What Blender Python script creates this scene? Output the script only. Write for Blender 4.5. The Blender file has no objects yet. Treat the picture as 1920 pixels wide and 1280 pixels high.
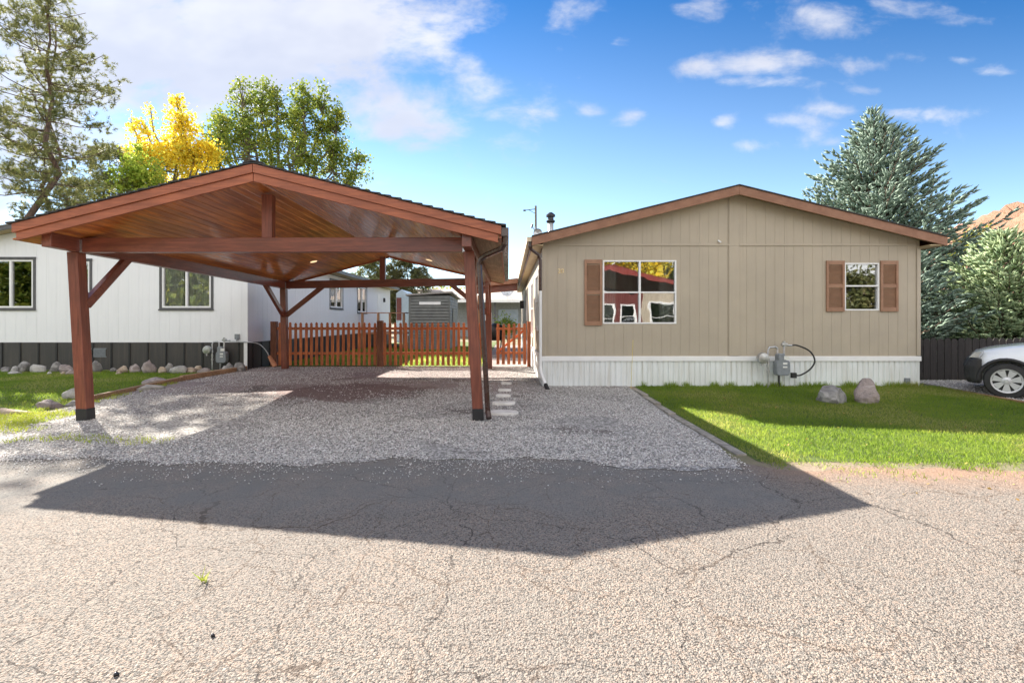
import bpy, bmesh, math, random
import numpy as np
from mathutils import Vector
random.seed(7); rng = np.random.default_rng(11)
sc = bpy.context.scene
COL = sc.collection
R = math.radians
F = 942.0; HU = 953.0; HV = 602.0; CZ = 1.54      # lens and eye height measured from the photograph
def XU(u, D): return (u-HU)*D/F
def ZV(v, D): return CZ+(HV-v)*D/F
def sstep(a, b, t):
    t = min(1, max(0, (t-a)/(b-a))); return t*t*(3-2*t)
def gz(y): return 0.12*sstep(7.5, 11.5, y)

# ------------------------------------------------------------------ materials
def _new(name):
    m = bpy.data.materials.new(name); m.use_nodes = True
    nt = m.node_tree; nt.nodes.clear()
    out = nt.nodes.new('ShaderNodeOutputMaterial'); b = nt.nodes.new('ShaderNodeBsdfPrincipled')
    nt.links.new(b.outputs[0], out.inputs[0]); return m, nt, b, out
def N(nt, t, **k):
    n = nt.nodes.new(t)
    for a, v in k.items():
        if a.startswith('i_'): n.inputs[a[2:].replace('_', ' ')].default_value = v
        else: setattr(n, a, v)
    return n
def L(nt, a, b): nt.links.new(a, b)
def math_(nt, op, a, b=None, c=None, clamp=False):
    n = nt.nodes.new('ShaderNodeMath'); n.operation = op; n.use_clamp = clamp
    for i, x in enumerate((a, b, c)):
        if x is None: continue
        if isinstance(x, (int, float)): n.inputs[i].default_value = x
        else: nt.links.new(x, n.inputs[i])
    return n.outputs[0]
def mapr(nt, x, a, b, c=0.0, d=1.0, smooth=True):
    n = nt.nodes.new('ShaderNodeMapRange'); n.interpolation_type = 'SMOOTHSTEP' if smooth else 'LINEAR'
    nt.links.new(x, n.inputs[0])
    for i, v in enumerate((a, b, c, d)): n.inputs[i+1].default_value = v
    return n.outputs[0]
def mixc(nt, f, a, b, mode='MIX'):
    n = nt.nodes.new('ShaderNodeMix'); n.data_type = 'RGBA'; n.blend_type = mode
    if isinstance(f, (int, float)): n.inputs[0].default_value = f
    else: nt.links.new(f, n.inputs[0])
    for i, x in ((6, a), (7, b)):
        if isinstance(x, tuple): n.inputs[i].default_value = (*x[:3], 1)
        else: nt.links.new(x, n.inputs[i])
    return n.outputs[2]
def noise(nt, vec, scale, detail=4, rough=.55, dist=0.0):
    n = N(nt, 'ShaderNodeTexNoise'); n.inputs['Scale'].default_value = scale; n.inputs['Detail'].default_value = detail
    n.inputs['Roughness'].default_value = rough; n.inputs['Distortion'].default_value = dist
    if vec is not None: L(nt, vec, n.inputs['Vector'])
    return n
def pos(nt, sx=1, sy=1, sz=1, obj=False):
    if obj: o = N(nt, 'ShaderNodeTexCoord').outputs['Object']
    else: o = N(nt, 'ShaderNodeNewGeometry').outputs['Position']
    m = N(nt, 'ShaderNodeMapping'); m.inputs['Scale'].default_value = (sx, sy, sz)
    L(nt, o, m.inputs['Vector']); return m.outputs[0]
def bump(nt, b, h, dist, strength=1.0):
    n = N(nt, 'ShaderNodeBump'); n.inputs['Distance'].default_value = dist; n.inputs['Strength'].default_value = strength
    L(nt, h, n.inputs['Height']); L(nt, n.outputs[0], b.inputs['Normal']); return n

def mat(name, c, rough=.6, c2=None, scale=8, sc3=(1, 1, 1), bumpd=0.0, bscale=60, metal=0, spec=.5, coat=0, lo=.35, hi=.65):
    m, nt, b, out = _new(name)
    b.inputs['Roughness'].default_value = rough; b.inputs['Metallic'].default_value = metal
    b.inputs['Specular IOR Level'].default_value = spec
    if coat: b.inputs['Coat Weight'].default_value = coat; b.inputs['Coat Roughness'].default_value = .08
    c2 = c2 or tuple(x*.82 for x in c)
    p = pos(nt, *sc3)
    n = noise(nt, p, scale, 5, .6)
    f = mapr(nt, n.outputs[0], lo, hi)
    L(nt, mixc(nt, f, c, c2), b.inputs['Base Color'])
    if bumpd:
        n2 = noise(nt, p, bscale, 4, .6); bump(nt, b, n2.outputs[0], bumpd)
    r = mapr(nt, n.outputs[0], .3, .7, max(.02, rough-.08), min(1, rough+.08)); L(nt, r, b.inputs['Roughness'])
    return m

def wood(name, c, c2, rough=.45, along='y', coat=0, knots=False, grain=28):
    s = {'x': (.08, 1, 1), 'y': (1, .08, 1), 'z': (1, 1, .08)}[along]
    m, nt, b, out = _new(name)
    p = pos(nt, *s)
    n = noise(nt, p, grain, 6, .65, .4); g = noise(nt, pos(nt), 1.7, 3)
    f = mapr(nt, n.outputs[0], .32, .68)
    c2 = tuple(q*.8 for q in c2)
    col = mixc(nt, f, c, c2)
    kn = N(nt, 'ShaderNodeTexVoronoi'); kn.inputs['Scale'].default_value = 5.5; L(nt, p, kn.inputs['Vector'])
    col = mixc(nt, mapr(nt, kn.outputs['Distance'], .05, .09, .55, 0), col, tuple(q*.35 for q in c2))
    col = mixc(nt, mapr(nt, g.outputs[0], .35, .7, 0, .35), col, tuple(x*.6 for x in c2))
    isl = N(nt, 'ShaderNodeNewGeometry').outputs['Random Per Island']
    v = mapr(nt, isl, 0, 1, .78, 1.15, False)
    hs = N(nt, 'ShaderNodeHueSaturation'); L(nt, col, hs.inputs['Color']); L(nt, v, hs.inputs['Value'])
    L(nt, hs.outputs[0], b.inputs['Base Color'])
    b.inputs['Roughness'].default_value = rough
    if coat: b.inputs['Coat Weight'].default_value = coat; b.inputs['Coat Roughness'].default_value = .12
    bump(nt, b, n.outputs[0], .0015, .7)
    return m

def leafmat(name, cols, rough=.55, trans=.35, var=.3, rk=1.0, tk=1.0):
    m, nt, b, out = _new(name)
    isl = N(nt, 'ShaderNodeNewGeometry').outputs['Random Per Island']
    ng = noise(nt, pos(nt), .55, 3)
    f = math_(nt, 'ADD', math_(nt, 'MULTIPLY', isl, 1-var), math_(nt, 'MULTIPLY', mapr(nt, ng.outputs[0], .35, .65), var))
    cr = N(nt, 'ShaderNodeValToRGB'); L(nt, f, cr.inputs[0])
    el = cr.color_ramp.elements
    while len(el) < len(cols): el.new(.5)
    for i, c in enumerate(cols):
        el[i].position = i/(len(cols)-1); el[i].color = (*c, 1)
    L(nt, mixc(nt, 1.0, cr.outputs[0], (rk, rk, rk), 'MULTIPLY'), b.inputs['Base Color']); b.inputs['Roughness'].default_value = rough
    b.inputs['Specular IOR Level'].default_value = .3
    tr = N(nt, 'ShaderNodeBsdfTranslucent'); L(nt, mixc(nt, 1.0, cr.outputs[0], (tk, tk*.97, tk*.95), 'MULTIPLY'), tr.inputs[0])
    mx = N(nt, 'ShaderNodeMixShader'); mx.inputs[0].default_value = trans
    L(nt, b.outputs[0], mx.inputs[1]); L(nt, tr.outputs[0], mx.inputs[2]); L(nt, mx.outputs[0], out.inputs[0])
    return m

M = {}
M['fascia'] = wood('fascia_stain', (.44, .135, .06), (.35, .10, .046), .5, 'x')
M['beam'] = wood('beam_stain', (.29, .085, .048), (.21, .06, .036), .38, 'x', coat=.15)
M['beam_y'] = wood('beam_stain_long', (.29, .085, .048), (.21, .06, .036), .38, 'y', coat=.15)
M['post'] = wood('post_stain', (.29, .085, .048), (.2, .056, .034), .42, 'z')
M['ceiling'] = wood('ceiling_varnish', (.8, .29, .065), (.46, .12, .028), .3, 'y', coat=.65, grain=14)
M['rawwood'] = wood('raw_wood', (.42, .26, .14), (.3, .17, .08), .6, 'y')
M['picket'] = wood('picket_stain', (.70, .22, .075), (.5, .13, .045), .6, 'z')
M['picketpost'] = wood('fence_post_stain', (.32, .12, .06), (.17, .06, .03), .65, 'z')
M['cedar'] = wood('cedar_timber', (.46, .28, .15), (.3, .18, .1), .75, 'x')
M['railwood'] = wood('deck_wood', (.42, .22, .12), (.3, .14, .07), .7, 'z')
M['black'] = mat('black_paint', (.018, .018, .02), .5)
M['shingle'] = mat('shingle', (.055, .052, .05), .9, (.03, .03, .03), 40, bumpd=.004, bscale=150)
M['gutter_brown'] = mat('brown_metal', (.05, .022, .016), .3, coat=.3)
M['housetrim'] = mat('brown_trim_paint', (.25, .115, .062), .5, (.21, .095, .052), 5)
M['shutter'] = mat('shutter_brown', (.31, .165, .098), .5, (.26, .135, .08), 5)
M['darkmetal'] = mat('dark_metal', (.05, .05, .055), .4, metal=.6)
M['galv'] = mat('galvanised_steel', (.55, .56, .58), .35, (.4, .41, .43), 12, metal=.9)
M['zinc'] = mat('zinc_pipe', (.5, .51, .53), .4, metal=.3)
M['meter'] = mat('meter_grey', (.22, .24, .26), .45, (.18, .2, .22), 15)
M['paper'] = mat('label_white', (.75, .75, .72), .6)
M['rubber'] = mat('black_rubber', (.02, .02, .022), .55)
M['white'] = mat('white_vinyl', (.8, .8, .8), .4, (.74, .74, .75), 3)
M['trimgrey'] = mat('window_trim_grey', (.085, .085, .09), .5)
M['concrete'] = mat('concrete', (.33, .30, .26), .9, (.2, .18, .155), 9, bumpd=.004, bscale=70)
M['stone'] = mat('flagstone', (.76, .73, .70), .85, (.6, .57, .54), 6, bumpd=.006, bscale=40)
M['soffit'] = mat('tan_soffit', (.52, .4, .24), .6, (.47, .36, .21), 4)
M['lens'] = mat('lamp_lens', (.85, .8, .68), .4)
_b = [n for n in M['lens'].node_tree.nodes if n.type == 'BSDF_PRINCIPLED'][0]; _b.inputs['Emission Color'].default_value = (1, .72, .4, 1); _b.inputs['Emission Strength'].default_value = .3
M['brass'] = mat('brass', (.75, .62, .36), .3, metal=.6)
M['yellowpaint'] = mat('yellow_plastic', (.75, .6, .12), .5)
M['terracotta'] = mat('clay_pipe', (.5, .22, .12), .8)
M['shedgreen'] = mat('shed_paint', (.15, .155, .145), .6, (.12, .125, .12), 3)
M['shedblue'] = mat('shed_metal', (.36, .43, .5), .4, (.3, .37, .44), 2)
M['roofgrey'] = mat('grey_roof', (.3, .28, .26), .85, (.22, .2, .19), 12, bumpd=.003, bscale=60)
M['redroof'] = mat('red_roof', (.26, .04, .03), .6, (.2, .035, .03), 6)
M['maroon'] = mat('maroon_wall', (.14, .035, .03), .6)
M['dark'] = mat('dark_void', (.012, .012, .013), .8)
M['curtain'] = mat('curtain_cloth', (.75, .73, .68), .9, (.55, .53, .5), 3, sc3=(8, 8, .3))
M['blind'] = mat('blind_slat', (.8, .78, .74), .6)
M['bark'] = mat('bark', (.16, .105, .075), .95, (.07, .045, .035), 6, sc3=(3, 3, .6), bumpd=.03, bscale=12)
M['barkgrey'] = mat('bark_pale', (.2, .17, .13), .95, (.1, .085, .065), 6, sc3=(3, 3, .6), bumpd=.02, bscale=12)

def tan_siding():
    m, nt, b, out = _new('tan_siding')
    p = pos(nt); n = noise(nt, p, 1.1, 4); n2 = noise(nt, pos(nt, 6, 6, .25), 3, 4, .6); n3 = noise(nt, pos(nt, 40, 40, 4), 4, 3)
    c = mixc(nt, mapr(nt, n.outputs[0], .3, .7), (.425, .365, .285), (.38, .328, .258))
    c = mixc(nt, mapr(nt, n2.outputs[0], .5, .8, 0, .3), c, (.30, .25, .2))
    L(nt, c, b.inputs['Base Color']); b.inputs['Roughness'].default_value = .65
    bump(nt, b, n3.outputs[0], .0012, .6); return m
M['tan'] = tan_siding()
def stained_metal(name, c, c2, rough=.35):
    m, nt, b, out = _new(name)
    n = noise(nt, pos(nt, 7, 7, .35), 2.2, 5, .65); n2 = noise(nt, pos(nt), 1.3, 3)
    col = mixc(nt, mapr(nt, n.outputs[0], .45, .75, 0, .7), c, c2)
    col = mixc(nt, mapr(nt, n2.outputs[0], .4, .7, 0, .25), col, c2)
    L(nt, col, b.inputs['Base Color']); b.inputs['Roughness'].default_value = rough
    bump(nt, b, n2.outputs[0], .006, .3); return m
M['skirtwhite'] = stained_metal('white_skirting', (.74, .77, .78), (.5, .48, .42))
M['skirtdark'] = stained_metal('charcoal_skirting', (.04, .038, .038), (.085, .07, .06), .5)
M['whitewall'] = stained_metal('white_wall_paint', (.78, .79, .81), (.72, .73, .75), .55)
M['porchcream'] = mat('cream_fascia', (.6, .5, .36), .6)

def glassmat(name='window_glass', f=.2, tint=(.02, .022, .025)):
    m, nt, b, out = _new(name)
    b.inputs['Base Color'].default_value = (*tint, 1); b.inputs['Roughness'].default_value = .02
    g = N(nt, 'ShaderNodeBsdfGlossy'); g.inputs['Roughness'].default_value = .012; g.inputs['Color'].default_value = (.95, .95, .95, 1)
    n = noise(nt, pos(nt), 1.6, 2); bp = N(nt, 'ShaderNodeBump'); bp.inputs['Distance'].default_value = .002
    L(nt, n.outputs[0], bp.inputs['Height']); L(nt, bp.outputs[0], g.inputs['Normal'])
    t = N(nt, 'ShaderNodeBsdfTransparent'); t.inputs[0].default_value = (.8, .82, .82, 1)
    lw = N(nt, 'ShaderNodeLayerWeight'); lw.inputs[0].default_value = .35
    fac = mapr(nt, lw.outputs['Fresnel'], 0, 1, f, 1, False)
    mx = N(nt, 'ShaderNodeMixShader'); L(nt, fac, mx.inputs[0]); L(nt, t.outputs[0], mx.inputs[1]); L(nt, g.outputs[0], mx.inputs[2])
    L(nt, mx.outputs[0], out.inputs[0]); return m
M['glass'] = glassmat(); M['glass_soft'] = glassmat('soft_window_glass', .10)
M['carglass'] = mat('car_glass', (.02, .02, .022), .05, spec=.8)
M['carpaint'] = mat('car_paint_white', (.72, .75, .79), .25, (.7, .73, .77), 2, coat=.8)
M['chrome'] = mat('alloy', (.6, .61, .63), .4, (.54, .55, .56), 10, metal=.35)
M['headlamp'] = mat('headlamp_lens', (.6, .6, .58), .1, metal=.3)

# leaves
M['pine'] = leafmat('pine_needles', [(.075, .11, .035), (.14, .17, .055), (.30, .29, .11), (.11, .14, .045)], trans=.4)
M['farpine'] = leafmat('far_pine_needles', [(.06, .075, .03), (.12, .13, .045), (.2, .17, .08)], trans=.3)
M['yellow'] = leafmat('yellow_leaves', [(.92, .70, .05), (.92, .78, .08), (.9, .66, .05), (.7, .74, .12), (.6, .36, .03)], trans=.5, rk=.85)
M['lime'] = leafmat('lime_leaves', [(.4, .5, .07), (.26, .38, .05), (.6, .6, .1)], trans=.5)
M['cotton'] = leafmat('cottonwood_leaves', [(.09, .17, .035), (.16, .24, .045), (.34, .38, .06), (.12, .2, .04), (.6, .55, .06)], trans=.45, rk=.85, tk=1.0)
M['hedge'] = leafmat('hedge_leaves', [(.1, .16, .03), (.3, .32, .05), (.5, .4, .05)], trans=.4)
M['blue'] = leafmat('blue_spruce_needles', [(.10, .165, .125), (.2, .28, .215), (.28, .36, .28), (.14, .21, .17)], trans=.15, var=.25)
M['green2'] = leafmat('green_spruce_needles', [(.14, .22, .12), (.27, .37, .2), (.46, .54, .3), (.2, .3, .15)], trans=.2, var=.25)
M['grass'] = leafmat('grass_blades', [(.09, .16, .02), (.15, .25, .03), (.27, .36, .045), (.19, .29, .04), (.36, .38, .08), (.52, .47, .2)], trans=.6, var=.55, rk=.6, tk=1.5)
M['litter'] = leafmat('dry_leaves', [(.42, .26, .08), (.5, .36, .1), (.3, .16, .06), (.6, .45, .12)], trans=.2)
M['weed'] = leafmat('weed_blades', [(.25, .36, .04), (.4, .46, .06), (.5, .48, .1)], trans=.45)

def ground_mat():
    m, nt, b, out = _new('ground_soil'); p = pos(nt)
    n = noise(nt, p, .35, 6); n2 = noise(nt, p, 30, 5, .7)
    c = mixc(nt, mapr(nt, n.outputs[0], .4, .6), (.3, .23, .17), (.13, .15, .05))
    c = mixc(nt, mapr(nt, n2.outputs[0], .35, .7, 0, .6), c, (.16, .13, .09))
    L(nt, c, b.inputs['Base Color']); b.inputs['Roughness'].default_value = .95
    bump(nt, b, n2.outputs[0], .02); return m
def asphalt_mat():
    m, nt, b, out = _new('weathered_asphalt'); p = pos(nt)
    v = N(nt, 'ShaderNodeTexVoronoi'); v.inputs['Scale'].default_value = 118; L(nt, p, v.inputs['Vector']); v.inputs['Randomness'].default_value = 1
    v2 = N(nt, 'ShaderNodeTexVoronoi'); v2.inputs['Scale'].default_value = 55; L(nt, p, v2.inputs['Vector'])
    n = noise(nt, p, 140, 3, .7); big = noise(nt, p, .7, 5); med = noise(nt, p, 5, 5, .65)
    # aggregate colours
    cr = N(nt, 'ShaderNodeValToRGB'); sepc = N(nt, 'ShaderNodeSeparateColor'); L(nt, v.outputs['Color'], sepc.inputs[0]); L(nt, sepc.outputs[0], cr.inputs[0])
    el = cr.color_ramp.elements; el[0].color = (.175, .162, .145, 1); el[1].color = (.35, .315, .27, 1); el.new(.45).color = (.245, .222, .196, 1); el.new(.93).color = (.32, .24, .19, 1); el.new(.08).color = (.12, .11, .10, 1)
    col = mixc(nt, mapr(nt, big.outputs[0], .35, .65, 0, .5), cr.outputs[0], (.21, .19, .17))
    # pits
    pit = mapr(nt, med.outputs[0], .35, .75, .0, .4)
    pn = noise(nt, p, 75, 2, .5)
    holes = mapr(nt, pn.outputs[0], .36, .43, 1, 0)
    col = mixc(nt, math_(nt, 'MULTIPLY', holes, .75), col, (.07, .06, .055))
    # cracks
    dn = noise(nt, p, 1.6, 5, .6); add = N(nt, 'ShaderNodeVectorMath', operation='MULTIPLY_ADD'); L(nt, dn.outputs['Color'], add.inputs[0]); add.inputs[1].default_value = (.55, .55, 0); L(nt, p, add.inputs[2])
    cv = N(nt, 'ShaderNodeTexVoronoi', feature='DISTANCE_TO_EDGE'); cv.inputs['Scale'].default_value = 1.5; L(nt, add.outputs[0], cv.inputs['Vector'])
    cv2 = N(nt, 'ShaderNodeTexVoronoi', feature='DISTANCE_TO_EDGE'); cv2.inputs['Scale'].default_value = .7; L(nt, add.outputs[0], cv2.inputs['Vector'])
    fine = noise(nt, p, 22, 3, .6)
    w = mapr(nt, fine.outputs[0], .3, .8, .0004, .010)
    c1 = math_(nt, 'LESS_THAN', cv.outputs[0], w); c2 = math_(nt, 'LESS_THAN', cv2.outputs[0], math_(nt, 'MULTIPLY', w, .6))
    gate = mapr(nt, noise(nt, p, .9, 2).outputs[0], .42, .5)
    crack = math_(nt, 'MAXIMUM', math_(nt, 'MULTIPLY', c1, gate), c2)
    col = mixc(nt, math_(nt, 'MULTIPLY', crack, .8), col, (.06, .05, .045))
    near = math_(nt, 'MULTIPLY', mapr(nt, cv.outputs[0], 0, .03, .22, 0), gate)
    col = mixc(nt, near, col, (.25, .18, .13))
    # reddish dirt strip washed over the verge on the right, smooth patched strip in front of the drive, carport shade deepened in its grey
    sep = N(nt, 'ShaderNodeSeparateXYZ'); L(nt, p, sep.inputs[0])
    yy = math_(nt, 'ADD', sep.outputs[1], math_(nt, 'MULTIPLY', big.outputs[0], 1.1))
    dirt = math_(nt, 'MULTIPLY', mapr(nt, yy, 4.9, 5.7), mapr(nt, sep.outputs[0], 2.3, 3.2))
    col = mixc(nt, math_(nt, 'MULTIPLY', dirt, mapr(nt, med.outputs[0], .3, .6, .5, .9)), col, (.33, .21, .145))
    sm = math_(nt, 'MULTIPLY', mapr(nt, yy, 4.35, 5.0), mapr(nt, sep.outputs[0], 2.6, 2.2))
    col = mixc(nt, math_(nt, 'MULTIPLY', sm, mapr(nt, noise(nt, p, 2.2, 5, .6).outputs[0], .3, .7, .25, .85)), col, (.165, .162, .154))
    stn = mapr(nt, noise(nt, p, 1.1, 3, .5).outputs[0], .7, .8, 0, .4)
    col = mixc(nt, math_(nt, 'MULTIPLY', stn, sm), col, (.1, .09, .08))
    L(nt, col, b.inputs['Base Color']); b.inputs['Roughness'].default_value = .92; b.inputs['Specular IOR Level'].default_value = .25
    h = math_(nt, 'ADD', math_(nt, 'MULTIPLY', v.outputs['Distance'], -.6), math_(nt, 'MULTIPLY', n.outputs[0], .35))
    h = math_(nt, 'ADD', h, math_(nt, 'MULTIPLY', v2.outputs['Distance'], -.5))
    h = math_(nt, 'SUBTRACT', h, math_(nt, 'MULTIPLY', holes, .7))
    h = math_(nt, 'MULTIPLY', h, mapr(nt, sm, 0, 1, 1, .45))
    h = math_(nt, 'SUBTRACT', h, math_(nt, 'MULTIPLY', crack, 1.2))
    bump(nt, b, h, .0095, 1.0); return m
def gravel_mat():
    m, nt, b, out = _new('crushed_gravel'); p = pos(nt)
    dn = noise(nt, p, 30, 2); add = N(nt, 'ShaderNodeVectorMath', operation='MULTIPLY_ADD'); L(nt, dn.outputs['Color'], add.inputs[0]); add.inputs[1].default_value = (.02, .02, .02); L(nt, p, add.inputs[2])
    v = N(nt, 'ShaderNodeTexVoronoi'); v.inputs['Scale'].default_value = 36; L(nt, add.outputs[0], v.inputs['Vector'])
    sepc = N(nt, 'ShaderNodeSeparateColor'); L(nt, v.outputs['Color'], sepc.inputs[0])
    cr = N(nt, 'ShaderNodeValToRGB'); L(nt, sepc.outputs[1], cr.inputs[0])
    el = cr.color_ramp.elements; el[0].color = (.17, .16, .15, 1); el[1].color = (.62, .59, .56, 1); el.new(.3).color = (.30, .285, .27, 1); el.new(.7).color = (.44, .42, .40, 1)
    col = cr.outputs[0]
    big = noise(nt, p, .45, 4); sep = N(nt, 'ShaderNodeSeparateXYZ'); L(nt, p, sep.inputs[0])
    # the far half is pinkish crushed stone with trodden dark soil between
    yy = math_(nt, 'ADD', sep.outputs[1], math_(nt, 'MULTIPLY', math_(nt, 'SUBTRACT', big.outputs[0], .5), 5))
    pink = math_(nt, 'MULTIPLY', mapr(nt, yy, 8.6, 11), mapr(nt, sep.outputs[0], 1.2, -.8))
    col = mixc(nt, math_(nt, 'MULTIPLY', pink, .55), col, (.34, .24, .23))
    px_ = math_(nt, 'MULTIPLY', math_(nt, 'ADD', sep.outputs[0], 3.3), .62); py_ = math_(nt, 'MULTIPLY', math_(nt, 'SUBTRACT', sep.outputs[1], 10.3), .95)
    rr_ = math_(nt, 'SQRT', math_(nt, 'ADD', math_(nt, 'MULTIPLY', px_, px_), math_(nt, 'MULTIPLY', py_, py_)))
    pt = mapr(nt, math_(nt, 'ADD', rr_, math_(nt, 'MULTIPLY', math_(nt, 'SUBTRACT', noise(nt, p, 2.2, 5, .6).outputs[0], .5), 1.6)), .75, 1.15, .8, 0)
    col = mixc(nt, pt, col, (.20, .125, .115))
    soil = mapr(nt, noise(nt, p, .8, 5, .62).outputs[0], .55, .68, 0, .75)
    col = mixc(nt, soil, col, (.13, .105, .095))
    dk = mapr(nt, v.outputs['Distance'], .45, .8, 0, .5)
    col = mixc(nt, dk, col, (.09, .08, .075))
    L(nt, col, b.inputs['Base Color']); b.inputs['Roughness'].default_value = .9; b.inputs['Specular IOR Level'].default_value = .25
    h = math_(nt, 'MULTIPLY', v.outputs['Distance'], -1.0); bump(nt, b, h, .02, 1.0); return m
def lawn_mat():
    m, nt, b, out = _new('lawn_turf'); p = pos(nt)
    n = noise(nt, p, .9, 5); n2 = noise(nt, p, 60, 4, .7)
    c = mixc(nt, mapr(nt, n.outputs[0], .35, .65), (.07, .115, .018), (.11, .15, .03))
    c = mixc(nt, mapr(nt, n2.outputs[0], .4, .7, 0, .6), c, (.08, .11, .02))
    L(nt, c, b.inputs['Base Color']); b.inputs['Roughness'].default_value = .9; bump(nt, b, n2.outputs[0], .02); return m
def rock_mat(name, c, c2, c3):
    m, nt, b, out = _new(name); p = pos(nt)
    n = noise(nt, p, 5, 6, .65, .6); n2 = noise(nt, p, 22, 5, .7); n3 = noise(nt, pos(nt, 1, 1, 3), 2.6, 4, .6, 1.2)
    col = mixc(nt, mapr(nt, n.outputs[0], .38, .62), c, c2)
    col = mixc(nt, mapr(nt, n3.outputs[0], .52, .6, 0, .6), col, c3)
    L(nt, col, b.inputs['Base Color']); b.inputs['Roughness'].default_value = .88
    bump(nt, b, math_(nt, 'ADD', n2.outputs[0], n.outputs[0]), .03); return m
M['ground'] = ground_mat(); M['asphalt'] = asphalt_mat(); M['gravel'] = gravel_mat(); M['lawn'] = lawn_mat()
M['rockgrey'] = rock_mat('grey_rock', (.28, .265, .25), (.17, .16, .155), (.42, .4, .38))
M['rockpink'] = rock_mat('pink_rock', (.33, .27, .25), (.23, .19, .18), (.46, .40, .38))
M['rocktan'] = rock_mat('tan_rock', (.45, .36, .27), (.33, .25, .19), (.55, .48, .4))
M['rockpale'] = rock_mat('pale_rock', (.44, .42, .39), (.3, .285, .27), (.54, .52, .5))
def chipmat(name, cols):
    m, nt, b, out = _new(name); isl = N(nt, 'ShaderNodeNewGeometry').outputs['Random Per Island']
    cr = N(nt, 'ShaderNodeValToRGB'); L(nt, isl, cr.inputs[0]); el = cr.color_ramp.elements
    while len(el) < len(cols): el.new(.5)
    for i, c in enumerate(cols): el[i].position = i/(len(cols)-1); el[i].color = (*c, 1)
    L(nt, cr.outputs[0], b.inputs['Base Color']); b.inputs['Roughness'].default_value = .85; return m
M['chips'] = chipmat('stone_chips', [(.46, .43, .42), (.72, .7, .67), (.52, .48, .45), (.85, .84, .82), (.50, .41, .38), (.7, .69, .68), (.24, .23, .22), (.6, .58, .55)])
def hillmat():
    m, nt, b, out = _new('red_rock_hill')
    n = noise(nt, pos(nt), .12, 8, .7, .5); n2 = noise(nt, pos(nt), .5, 6, .75)
    c = mixc(nt, mapr(nt, n.outputs[0], .38, .62), (.40, .185, .12), (.30, .185, .12))
    c = mixc(nt, mapr(nt, n2.outputs[0], .52, .6, 0, .85), c, (.14, .12, .05))
    L(nt, c, b.inputs['Base Color']); b.inputs['Roughness'].default_value = .95; bump(nt, b, n2.outputs[0], 2.0); return m
M['hill'] = hillmat()

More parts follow.
